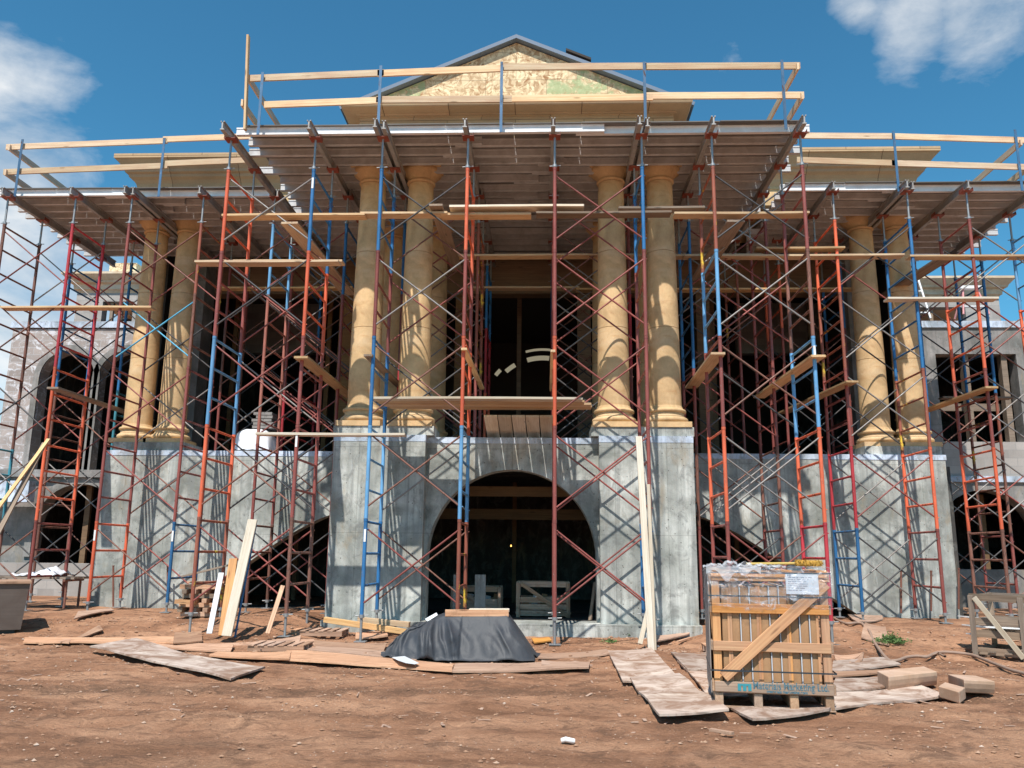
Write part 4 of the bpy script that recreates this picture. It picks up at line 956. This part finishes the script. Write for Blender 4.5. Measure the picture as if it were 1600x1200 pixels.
# text
def text(s, x, z, size, mt, ext=.001, sx=1, y=-.0255):
    cu = bpy.data.curves.new('lettering', 'FONT'); cu.body = s; cu.size = size; cu.extrude = ext; cu.offset = .0012
    t = bpy.data.objects.new('tmp', cu); col.objects.link(t); dg = bpy.context.evaluated_depsgraph_get(); dg.update()
    me = bpy.data.meshes.new_from_object(t.evaluated_get(dg)); bpy.data.objects.remove(t)
    me.materials.clear(); me.materials.append(mt)
    o = bpy.data.objects.new('lettering', me); link(o, CT); o.location = (x, y, z); o.rotation_euler = (R(90), 0, 0); o.scale = (sx, 1, 1); return o
mi, nt, b = mat('teal_ink', (.03, .17, .24), .8); n = NT(nt); n.L(n.mix(n.ramp(n.noise((60, 60, 60), 1, 5, .7), [(.5, 0), (.66, 1)]), (.04, .15, .21), (.42, .28, .17)), b.inputs['Base Color']); INK = mi
text('Materials Marketing Ltd.', .34, .192*sc_, .092, INK, sx=.74)
text('materials marketing.com', .46, .158*sc_, .036, INK, sx=1.0)
lg = MB()
for k in range(3):
    x = .205+k*.046; lg.box(x, x+.030, -.0275, -.0255, .168*sc_, .232*sc_)
lg.box(.205, .327, -.0277, -.0255, .218*sc_, .238*sc_)
o = bpy.data.objects.new('logo_mark', lg.mesh('logo_mark', mat('teal_logo_ink', (.04, .25, .30), .8)[0])); link(o, CT)
# label sheet with lines
lb = MB().box(CW-.375, CW-.085, -.062, -.060, 1.165*sc_, 1.372*sc_); o = bpy.data.objects.new('paper_label', lb.mesh('paper_label', mat('white_paper', (.66, .68, .72), .5)[0])); link(o, CT)
ln = MB(); rs = random.Random(9)
for k in range(7):
    z = (1.335-.022*k)*sc_; x = CW-.355
    while x < CW-.16-.012*k:
        L = rs.uniform(.015, .05); ln.box(x, x+L, -.0632, -.062, z, z+.006); x += L+.008
ln.box(CW-.36, CW-.325, -.0634, -.062, 1.345*sc_, 1.368*sc_)
o2 = bpy.data.objects.new('printed_lines', ln.mesh('printed_lines', mat('grey_print', (.22, .24, .3), .8)[0])); o2.parent = o; col.objects.link(o2)
# plastic wrap
mpw, nt, b = mat('torn_plastic_wrap', (.85, .88, .92), .12); n = NT(nt)
nt.nodes.remove(b); out = [x for x in nt.nodes if x.type == 'OUTPUT_MATERIAL'][0]
gl = n.N('ShaderNodeBsdfGlossy'); gl.inputs['Roughness'].default_value = .16; gl.inputs['Color'].default_value = (.9, .93, 1, 1)
tr = n.N('ShaderNodeBsdfTransparent'); tr.inputs['Color'].default_value = (.93, .94, .96, 1); df = n.N('ShaderNodeBsdfDiffuse'); df.inputs['Color'].default_value = (.75, .78, .85, 1)
wr = n.noise((5, 5, 9), 1, 7, .65, 2.5); m1 = n.N('ShaderNodeMixShader'); m2 = n.N('ShaderNodeMixShader')
n.L(n.ramp(wr, [(.50, .02), (.58, .12), (.62, .55), (.66, .04)]), m1.inputs[0]); n.L(tr.outputs[0], m1.inputs[1]); n.L(df.outputs[0], m1.inputs[2])
m2.inputs[0].default_value = .10; n.L(m1.outputs[0], m2.inputs[1]); n.L(gl.outputs[0], m2.inputs[2]); n.L(m2.outputs[0], out.inputs['Surface'])
bp = n.N('ShaderNodeBump'); bp.inputs['Strength'].default_value = .8; bp.inputs['Distance'].default_value = .02; n.L(wr, bp.inputs['Height']); n.L(bp.outputs[0], gl.inputs['Normal'])
WRAP = mpw
wp = MB(); NX, NZ = 46, 16
def wrapgrid(fn, a_, b_):
    o = [fn(i/a_, j/b_) for j in range(b_+1) for i in range(a_+1)]
    wp.add(o, [(j*(a_+1)+i, j*(a_+1)+i+1, (j+1)*(a_+1)+i+1, (j+1)*(a_+1)+i) for j in range(b_) for i in range(a_)], True)
def front_(s, t):
    low = .36+.05*noise.noise((s*7, 1, 1))+(.04 if .3 < s < .45 else 0); z = CH+.012-t*low; w = .014*noise.noise((s*11, t*7, 3))+.006*noise.noise((s*30, t*20, 3))
    return (-.04+s*(CW+.07), -.072+w-.012*math.sin(t*3.1), z+.008*noise.noise((s*14, t, 8)))
wrapgrid(front_, NX, NZ)
wrapgrid(lambda s, t: (-.04+s*(CW+.07), -.07+t*(CD+.10), CH+.014+.028*max(0, noise.noise((s*9, t*6, 3)))+.012*noise.noise((s*25, t*14, 2))), NX, 14)
wrapgrid(lambda s, t: (-.045+.012*noise.noise((s*9, t*9, 5)), -.07+s*(CD+.10), CH+.012-t*(.5+.1*noise.noise((s*5, 0, 2)))), 12, 10)
_mainwrap = wp; wp = MB()
for k in range(5):   # loose tufts on the top left
    cxw = .03+.14*k; hh = (.05, .085, .05, .04, .03)[k]
    wrapgrid(lambda s, t: (cxw+.16*(s-.5)+.02*math.sin(t*5), -.04+.12*t+.03*math.sin(s*6), CH+.015+hh*math.sin(math.pi*s)*(1-.6*t)*(.7+.9*noise.noise((s*3+k, t*3, k)))+.022*noise.noise((s*6, t*6, k))), 18, 12)
mtf, nt, b = mat('bunched_plastic', (.85, .88, .93), .25); b.inputs['Alpha'].default_value = .38
wrapgrid(lambda s, t: (-.045+s*.5, -.078-.01*math.sin(s*9), CH+.02-t*(.07+.10*noise.noise((s*4, 3, 3)))), 60, 5)
o = bpy.data.objects.new('bunched_wrap', wp.mesh('bunched_wrap', mtf)); link(o, CT); wp = _mainwrap
o = bpy.data.objects.new('plastic_wrap', wp.mesh('plastic_wrap', WRAP)); link(o, CT)
# broom lying on the crate
cw = Matrix.Translation(CT.location) @ Matrix.Rotation(CT.rotation_euler.z, 4, 'Z')
def cwp(x, y, z): return cw @ Vector((x, y, z))
BT = empty('push_broom', cwp(CW-.3, .06, CH+.05), 'yellow bristled broom lying on top of the crate', 'broom')
YB = mat('yellow_broom_handle', (.52, .36, .09), .6)[0]; YBR = mat('yellow_bristles', (.50, .28, .05), .9)[0]
obj('handle', MB().tube(cwp(.34, .09, CH+.045), cwp(CW-.26, .06, CH+.055), .012, 8), YB, BT)
hd = MB(); q = random.Random(4)
for i in range(520):
    x = CW-.27+.25*q.random(); y = .0+.09*q.random(); z = CH+.035+.055*q.random()
    d = Vector((q.uniform(-.4, .4), -1+q.uniform(-.4, .4), q.uniform(-.6, .7))).normalized()*q.uniform(.02, .045)
    a = cwp(x, y, z); e = Vector((.004, 0, .002)); hd.add([a-e, a+e, a+d], [(0, 1, 2)])
hd.box(0, 0, 0, 0, 0, 0); hd.v = hd.v[:-8]; hd.f = hd.f[:-6]; hd.sm = hd.sm[:-6]
obj('bristles', hd, YBR, BT)
hb = MB(); vs = [cwp(x, y, z) for z in (CH+.03, CH+.085) for y in (.0, .09) for x in (CW-.27, CW-.03)]
hb.add(vs, [(0,2,3,1),(4,5,7,6),(0,1,5,4),(2,6,7,3),(0,4,6,2),(1,3,7,5)]); o = obj('broom_head', hb, YBR, BT); bm_ = o.modifiers.new('b', 'BEVEL'); bm_.width = .02; bm_.segments = 3
# ---------------------------------------------------------------- tarp over a pile
pL = gp(598, 1030); pR = gp(838, 1032); tcx = (pL.x+pR.x)/2; tw = (pR.x-pL.x)/2; ty = (pL.y+pR.y)/2+.42
ztop = at(745, 962, ty-.05).z - g0(tcx, ty)
tx0, tx1 = at(690, 985, ty-.3).x, at(792, 985, ty-.3).x
tm = MB(); NR, NA = 46, 150
def pile_h(x, y):
    # box with flat top between tx0..tx1, sloping skirts
    dx = max(0, (tx0-.02-x)/(tx0-(tcx-tw)), (x-tx1)/((tcx+tw)-tx1)); dy = max(0, (abs(y-ty)-.26)/.36)
    d = math.hypot(dx, dy); return ztop*max(0, 1-min(1, d))**(1.0 if x > tcx else .72)
rows = []
GXN, GYN = 150, 84
for j in range(GYN+1):
    for i in range(GXN+1):
        s, t = i/GXN*2-1, j/GYN*2-1
        edge = 1+.05*noise.noise((math.atan2(t, s)*2.2, 3, 1))+.03*noise.noise((math.atan2(t, s)*7, 5, 1))
        # map square to rounded footprint
        k = max(abs(s), abs(t)); l = math.hypot(s, t) or 1; ff = .45*(k/l)+.55
        x = tcx+s*ff*tw*1.06*edge+(.05*math.sin(t*4)); y = ty+t*ff*.66*edge
        h = pile_h(x, y)*(1+.10*noise.noise((x*2.1, y*1.5, 4))*(1 if x < tx0 else .4))
        hn = h/ztop
        fold = noise.noise((x*5.5+2*y, y*4, h*2.4+1))*.05+noise.noise((x*13, y*11, h*6))*.022
        lf = 1.25-.85*sst(tx0-.2, tx0+.4, x)
        th = math.atan2((y-ty)*1.2, x-(tcx-tw*.35)); wq = noise.noise((x*2.2, y*2.2, 5))*1.6
        fan = (1-abs(math.sin(th*5.5+wq*1.3)))**1.5*.075+(1-abs(math.sin(th*12+wq*3+h*3)))**2*.03
        ridge = .33-fan*4.2*(1-.6*sst(tx0-.15, tx0+.45, x))
        z = g0(x, y)+.015+h+(fold*lf*.8+(.10-.30*ridge)*lf*.55)*(math.sin(math.pi*min(1, hn*1.0+.12))*.9+.12)
        y2 = y-(.05*noise.noise((x*6, h*5, 2))+fan*1.5*(1 if y < ty else -1)*(1-.55*sst(tx0-.1, tx0+.5, x)))*math.sin(math.pi*min(1, .08+hn))
        rows.append((x, y2, max(z, g0(x, y)+.012)))
tm.add(rows, [(j*(GXN+1)+i, j*(GXN+1)+i+1, (j+1)*(GXN+1)+i+1, (j+1)*(GXN+1)+i) for j in range(GYN) for i in range(GXN)], True)
mt_, nt, b = mat('black_tarp', (.045, .048, .055), .62); n = NT(nt)
w1 = n.noise((5, 3, 3.5), 1, 4, .5, .4); dst = n.noise((2, 2, 2), 1, 5, .6)
n.L(n.mix(n.ramp(dst, [(.4, 0), (.75, .5)]), (.035, .04, .05), (.10, .095, .095)), b.inputs['Base Color']); n.bump(b, w1, .7, .035); TARP = mt_
TT = tag(obj('tarp', tm, TARP, loc=(tcx, ty, g0(tcx, ty))), 'crumpled black tarp draped over a low pile between the central piers', 'tarp')
so = TT.modifiers.new('thick', 'SOLIDIFY'); so.thickness = .004; so.offset = 1
zt_ = g0(tcx, ty)+ztop
bar_ = lambda a, c_, w, t, mt, lb: tag(bar('loose_board', a, c_, w, t, mt, bev=.003), lb, 'board', 'boards weighing down the tarp')
bar_((tx0+.04, ty-.27, zt_+.045), (tx1+.02, ty-.25, zt_+.055), .04, .09, PLYR, 'front timber on edge along the top of the black tarp')
bar_((tx0+.35, ty-.10, zt_+.075), (tx1+.02, ty-.08, zt_+.08), .2, .04, LUMW, 'pale flat board on top of the black tarp behind the front timber')
wl = MB(); a = gp(618, 1022, .03)
wl.add([gp(*q, .05+.01*i) for i, q in enumerate(((612, 1027), (632, 1025), (655, 1036), (648, 1038), (634, 1036), (622, 1032)))], [(0, 1, 2, 3, 4, 5)])
o = obj('turned_edge', wl, mat('white_tarp_underside', (.7, .72, .74), .5)[0], TT)
wl = MB(); wl.add([at(664, 967, ty-.1), at(682, 957, ty-.05), at(684, 961, ty-.12), at(668, 971, ty-.15)], [(0, 1, 2, 3)]); obj('turned_edge', wl, mat('white_tarp_edge', (.7, .72, .74), .5)[0], TT)
# ---------------------------------------------------------------- open crate at the right edge
def open_crate(T, p, Xv, W, D, H, rails=(.12, .45, .85), diag=True, mt=LUMG, fill=None, posts=3):
    Xv = Xv.normalized(); Yv = Vector((-Xv.y, Xv.x, 0))
    def q(x, y, z): return p+Xv*x+Yv*y+Vector((0, 0, z))
    for x in [W*i/(posts-1) for i in range(posts)]:
        for y in (0, D):
            bar('post', q(x, y, 0), q(x, y, H), .07, .035, mt, T, upv=tuple(Yv), bev=.003)
    for z in rails:
        for y in (.03, D-.03): bar('rail', q(-.03, y, H*z), q(W+.03, y, H*z), .02, .10, mt, T)
        for x in (0.03, W-.03): bar('end_rail', q(x, .04, H*z-.01), q(x, D-.04, H*z-.01), .02, .10, mt, T)
    if diag: bar('diagonal_brace', q(.06, -.03, H*.97), q(W/(posts-1)-.02, -.03, .04), .07, .02, LUMW if mt is LUMG else mt, T, upv=tuple(Yv), bev=.002)
    for x in [W*i/6 for i in range(7)]: bar('floor_slat', q(x, 0, .08), q(x, D, .08), .1, .02, mt, T)
pc = gp(1525, 1026); pc2 = gp(1604, 1034)
T = empty('open_crate', pc, 'open weathered timber crate frame with white sheets inside at the right edge', 'crate')
Hc = at(1515, 930, pc.y).z-pc.z
open_crate(T, pc, pc2-pc, 2*(pc2-pc).length, .8, Hc, (.1, .38, .58, .97))
for k in range(3):
    a = pc+Vector((.12, .25+.1*k, .28+.12*k)); tag(bar('foam_sheet', a, a+Vector((1.0, .1, -.04*k)), .4, .015, WHITE), ('lowest', 'middle', 'top')[k]+' white sheet lying inside the open weathered crate', 'sheet', 'white sheets in the open crate')
# crates inside the arch
for (u0, u1, v0, v1, y, lb, dg_) in ((809, 888, 970, 910, 16.3, 'open wooden crate of slab offcuts inside the central arch, right one', True), (706, 780, 968, 918, 16.6, 'open wooden crate inside the central arch behind the grey panels, left one', True)):
    p = at(u0, v0, y); p2 = at(u1, v0, y); q = at(u0, v1, y); p.z = -1.17
    T = empty('open_crate', p, lb, 'crate'); open_crate(T, p, Vector((1, 0, 0)), p2.x-p.x, .7, q.z-p.z, (.12, .3, .5, .95), True, PLYR, posts=2)
    for k in range(5):
        x = p.x+.12+k*.17; bar('slab_offcut', (x, y+.25, p.z+.12), (x+.05, y+.3, p.z+.36+.03*(k % 3)), .11, .02, EDGE if k % 2 else SLAB, T, upv=(0, 1, 0))
for (u0, u1, v0, v1, y, lb) in ((707, 716, 968, 898, 15.9, 'narrow grey panel standing in the arch at left'), (741, 759, 968, 898, 15.8, 'grey panel standing upright in the middle of the arch')):
    p = at(u0, v0, y); q = at(u1, v1, y); tag(obj('standing_panel', MB().box(p.x, q.x, y, y+.05, -1.17, q.z), CONC2), lb, 'panel', 'grey panels in the arch')
p = at(922, 970, 15.75); q = at(930, 910, 15.9); p.z = -1.17
tag(bar('leaning_board', p, q, .06, .03, LUMG), 'thin dark board leaning inside the arch at its right side', 'leaning board')
p = at(798.5, 853, 19.5)
lm = empty('work_lamp', p, 'tiny glowing work lamp hanging deep inside the dark arch', 'lamp')
LE = mat('lamp_glow', (.9, .5, .1), .5); LE[2].inputs['Emission Color'].default_value = (1, .5, .12, 1); LE[2].inputs['Emission Strength'].default_value = 3
obj('bulb', MB().lathe([(.003, -.02), (.013, -.013), (.017, 0), (.013, .013), (.006, .028)], tuple(p), 10), LE[0], lm)
obj('cord', MB().tube(p+Vector((0, 0, .03)), (p.x, p.y, 1.7), .006, 5), BLK, lm)
# ---------------------------------------------------------------- things on the balconies
# pallet of wrapped bags
pa, pb = at(372, 704, 18.1), at(428, 704, 18.1); zb_ = 2.11
T = empty('bag_pallet', ((pa.x+pb.x)/2, 18.1, zb_), 'white plastic wrapped pile of bags on the left balcony edge', 'bag pile')
W = pb.x-pa.x; zt_ = at(400, 672, 18.1).z
bar('pallet_board', (pa.x-.05, 18.1, zb_+.03), (pb.x+.05, 18.1, zb_+.03), .7, .05, LUMG, T)
bg = MB(); GN = 26
WR2 = mat('white_wrapped_bags', (.74, .75, .80), .35)[0]
def bagp(s, t):
    x = (s*2-1); y = (t*2-1); k = (1-abs(x)**5)*(1-abs(y)**5)
    h = (zt_-zb_-.06)*max(0, k)**.35*(.75+.25*min(1, 1.2-abs(x+.1)*.5))
    return (pa.x+W/2+x*W/2+.02*noise.noise((h*9, y*3, 2)), 18.1+y*.38+.03*noise.noise((x*5, h*9, 4)), zb_+.055+h+.03*noise.noise((x*4, y*4, 1)))
o_ = [bagp(i/GN, j/GN) for j in range(GN+1) for i in range(GN+1)]
bg.add(o_, [(j*(GN+1)+i, j*(GN+1)+i+1, (j+1)*(GN+1)+i+1, (j+1)*(GN+1)+i) for j in range(GN) for i in range(GN)], True)
obj('wrapped_bags', bg, WR2, T)
rs = random.Random(8)
for k in range(5):
    p = at(408+(k % 2)*2, 672-6*k+4, 18.0)
    tag(obj('paving_slab', MB().box(p.x-.17+rs.uniform(-.04, .04), p.x+.26+rs.uniform(-.04, .04), 17.95, 18.3, zt_+.02+.075*k, zt_+.082+.075*k), CONC2), ('lowest', 'second', 'third', 'fourth', 'topmost')[k]+' grey slab of the small stack on the wrapped bags', 'slab', 'grey slabs stacked on the bags')
# left: plastic sheet on scaffold rail
ps = MB(); a = at(32, 900, 17.0); b2 = at(100, 896, 17.0); GN = 24
o_ = []
for j in range(9):
    for i in range(GN+1):
        s, t = i/GN, j/8; x = a.x+(b2.x-a.x)*s; y = 16.6+.8*t
        o_.append((x, y, a.z+.03+.09*noise.noise((s*8, t*4, 3))+.16*math.exp(-((s-.75)/.2)**2)*math.sin(math.pi*t)))
ps.add(o_, [(j*(GN+1)+i, j*(GN+1)+i+1, (j+1)*(GN+1)+i+1, (j+1)*(GN+1)+i) for j in range(8) for i in range(GN)], True)
PLB = empty('plank_table', (a.x, 17, g0(a.x, 17)), 'low plank staging across the leftmost scaffold tower', 'staging')
bar('staging_plank', (a.x-.9, 16.75, a.z-.02), (b2.x+.45, 16.75, a.z-.02), .3, .04, LUMG, PLB); bar('staging_plank', (a.x-.9, 17.1, a.z-.02), (b2.x+.45, 17.1, a.z-.02), .3, .04, LUMG, PLB)
for x in (a.x-.6, b2.x+.25): obj('trestle', MB().tube((x, 16.7, g0(a.x, 17)), (x, 16.7, a.z-.05), .025, 6).tube((x, 17.2, g0(a.x, 17)), (x, 17.2, a.z-.05), .025, 6).tube((x, 16.6, a.z-.065), (x, 17.3, a.z-.065), .025, 6), P['R'], PLB)
o = tag(obj('plastic_sheet', ps, WR2), 'crumpled silver plastic sheet lying on the low staging at left', 'plastic sheet'); so = o.modifiers.new('thick', 'SOLIDIFY'); so.thickness = .004
# grey bin at the left edge
p = gp(36, 972); q = at(36, 912, p.y)
BN = empty('steel_bin', (p.x, p.y, p.z), 'big dull grey site bin with sagging lid cut off by the left edge', 'bin')
BG = m_metal('dull_bin_steel', (.12, .09, .075), .8, .1, .5)
hb_ = q.z-p.z
obj('bin_body', MB().add([(p.x-1.75, p.y+.05, p.z+.06), (p.x-.02, p.y+.05, p.z+.06), (p.x-.02, p.y+1.0, p.z+.06), (p.x-1.75, p.y+1.0, p.z+.06), (p.x-1.85, p.y-.02, p.z+hb_), (p.x+.03, p.y-.02, p.z+hb_), (p.x+.03, p.y+1.08, p.z+hb_), (p.x-1.85, p.y+1.08, p.z+hb_)], [(0,3,2,1),(4,5,6,7),(0,1,5,4),(1,2,6,5),(2,3,7,6),(3,0,4,7)]), BG, BN)
obj('bin_lid', MB().box(p.x-1.9, p.x+.05, p.y-.05, p.y+1.1, p.z+hb_+.004, p.z+hb_+.04), PLYR, BN)
BN.rotation_euler = (0, 0, R(33))
obj('bin_skid', MB().box(p.x-1.6, p.x-.1, p.y+.15, p.y+.25, p.z-.02, p.z+.058), BLK, BN)
# ladder and sawhorse on the right wing terrace
p = at(1447, 497, 22.6); q = at(1440, 415, 23.2); q.x = p.x-.25
LD = empty('ladder', p, 'white ladder standing on the terrace of the right side wing', 'ladder')
m = MB()
for d in (0, .42): m.tube(p+Vector((d-.3, 0, 0)), q+Vector((d-.1, 0, 0)), .03, 6)
obj('ladder_rails', m, WHITE, LD)
for k in range(5):
    t = (k+.5)/5; a = p.lerp(q, t); obj('rung', MB().tube(a+Vector((-.3+.2*t, 0, 0)), a+Vector((.12+.2*t, 0, 0)), .022, 6), WHITE, LD)
p = at(1520, 494, 22.7); z1 = at(1520, 452, 22.7).z
SH = empty('sawhorse', p, 'pale pink stepladder standing on the terrace of the right side wing', 'stepladder')
m = MB()
for dx, dy in ((-.35, -.2), (.35, -.2), (-.35, .3), (.35, .3)): m.tube((p.x+dx, p.y+dy, p.z), (p.x+dx*.55, p.y, z1), .028, 6)
obj('legs', m, mat('pink_paint', (.62, .28, .28), .6)[0], SH)
obj('top_step', MB().box(p.x-.3, p.x+.3, p.y-.1, p.y+.1, z1, z1+.08), WHITE, SH)
for k in (.3, .6): obj('step', MB().box(p.x-.35+.15*k, p.x+.35-.15*k, p.y-.2+.2*k, p.y-.1+.2*k, p.z+(z1-p.z)*k, p.z+(z1-p.z)*k+.03), WHITE, SH)
# ---------------------------------------------------------------- light and sky
SUN = Vector((.22, 1, -1.6)).normalized()
elev = math.asin(-SUN.z); az = math.atan2(-SUN.x, -SUN.y)      # compass angle from +y towards +x of the sun's place
sd = bpy.data.lights.new('sun', 'SUN'); sd.energy = 5.0; sd.angle = R(.53); sd.color = (1, .95, .87)
so_ = bpy.data.objects.new('sun', sd); col.objects.link(so_); so_.rotation_euler = SUN.to_track_quat('-Z', 'Y').to_euler(); so_.location = (0, -20, 30)
W = bpy.data.worlds.new('World'); sc.world = W; W.use_nodes = True; nt = W.node_tree; bg = nt.nodes['Background']; n = NT(nt)
sky = n.N('ShaderNodeTexSky'); sky.sky_type = 'NISHITA'; sky.sun_disc = False; sky.sun_elevation = elev; sky.sun_rotation = az
sky.altitude = 800; sky.air_density = 1.0; sky.dust_density = .25; sky.ozone_density = 2.6
src = n.tc.outputs['Generated']
def dirn(u, v): return ray(u, v).normalized()
def blob(u, v, r0, r1):
    d = n.N('ShaderNodeVectorMath'); d.operation = 'DISTANCE'; n.L(src, d.inputs[0]); d.inputs[1].default_value = dirn(u, v)
    return n.ramp(n.math('MULTIPLY', d.outputs['Value'], 1.0), [(r0, 1), (r1, 0)])
n.src = src
cn = n.noise((1, 1, 2.2), 3.2, 9, .58, .25, loc=(1.3, .4, .2)); cn2 = n.noise((1, 1, 1.6), 9, 8, .62, .3)
nsum = n.math('ADD', n.math('MULTIPLY', cn, .72), n.math('MULTIPLY', cn2, .28))
def mx(*a):
    r = a[0]
    for q in a[1:]: r = n.math('MAXIMUM', r, q)
    return r
def k_(b_, v): return n.math('MULTIPLY', b_, v)
reg = mx(k_(blob(-50, 150, .03, .14), .85), blob(-30, 300, .05, .16), blob(-40, 520, .09, .26), k_(blob(150, 400, .0, .12), .75),
         blob(1340, 10, .01, .08), blob(1430, 40, .02, .10), blob(1540, 15, .03, .13), k_(blob(1230, 60, .0, .12), .55), k_(blob(1620, 560, .0, .2), .6), k_(blob(500, 10, .0, .12), .4), k_(blob(1150, 90, 0, .08), .5))
mask = n.ramp(n.math('ADD', nsum, n.math('MULTIPLY', reg, .36)), [(.66, 0), (.78, .5), (.92, .9)])
cloudc = n.mix(n.ramp(cn2, [(.35, 0), (.65, 1)]), (5.0, 5.6, 6.2), (8.2, 8.3, 8.3))
sat = n.N('ShaderNodeHueSaturation'); n.L(sky.outputs[0], sat.inputs['Color']); sat.inputs['Saturation'].default_value = 1.1
n.L(n.mix(mask, n.mix(1, sat.outputs[0], (.68, 1.36, 1.30), 'MULTIPLY'), cloudc), bg.inputs['Color']); bg.inputs['Strength'].default_value = .10
sc.view_settings.view_transform = 'Standard'; sc.view_settings.look = 'None'; sc.view_settings.exposure = 0.24; sc.view_settings.gamma = 1
try:
    sc.cycles.max_bounces = 6; sc.cycles.transparent_max_bounces = 12
except Exception: pass
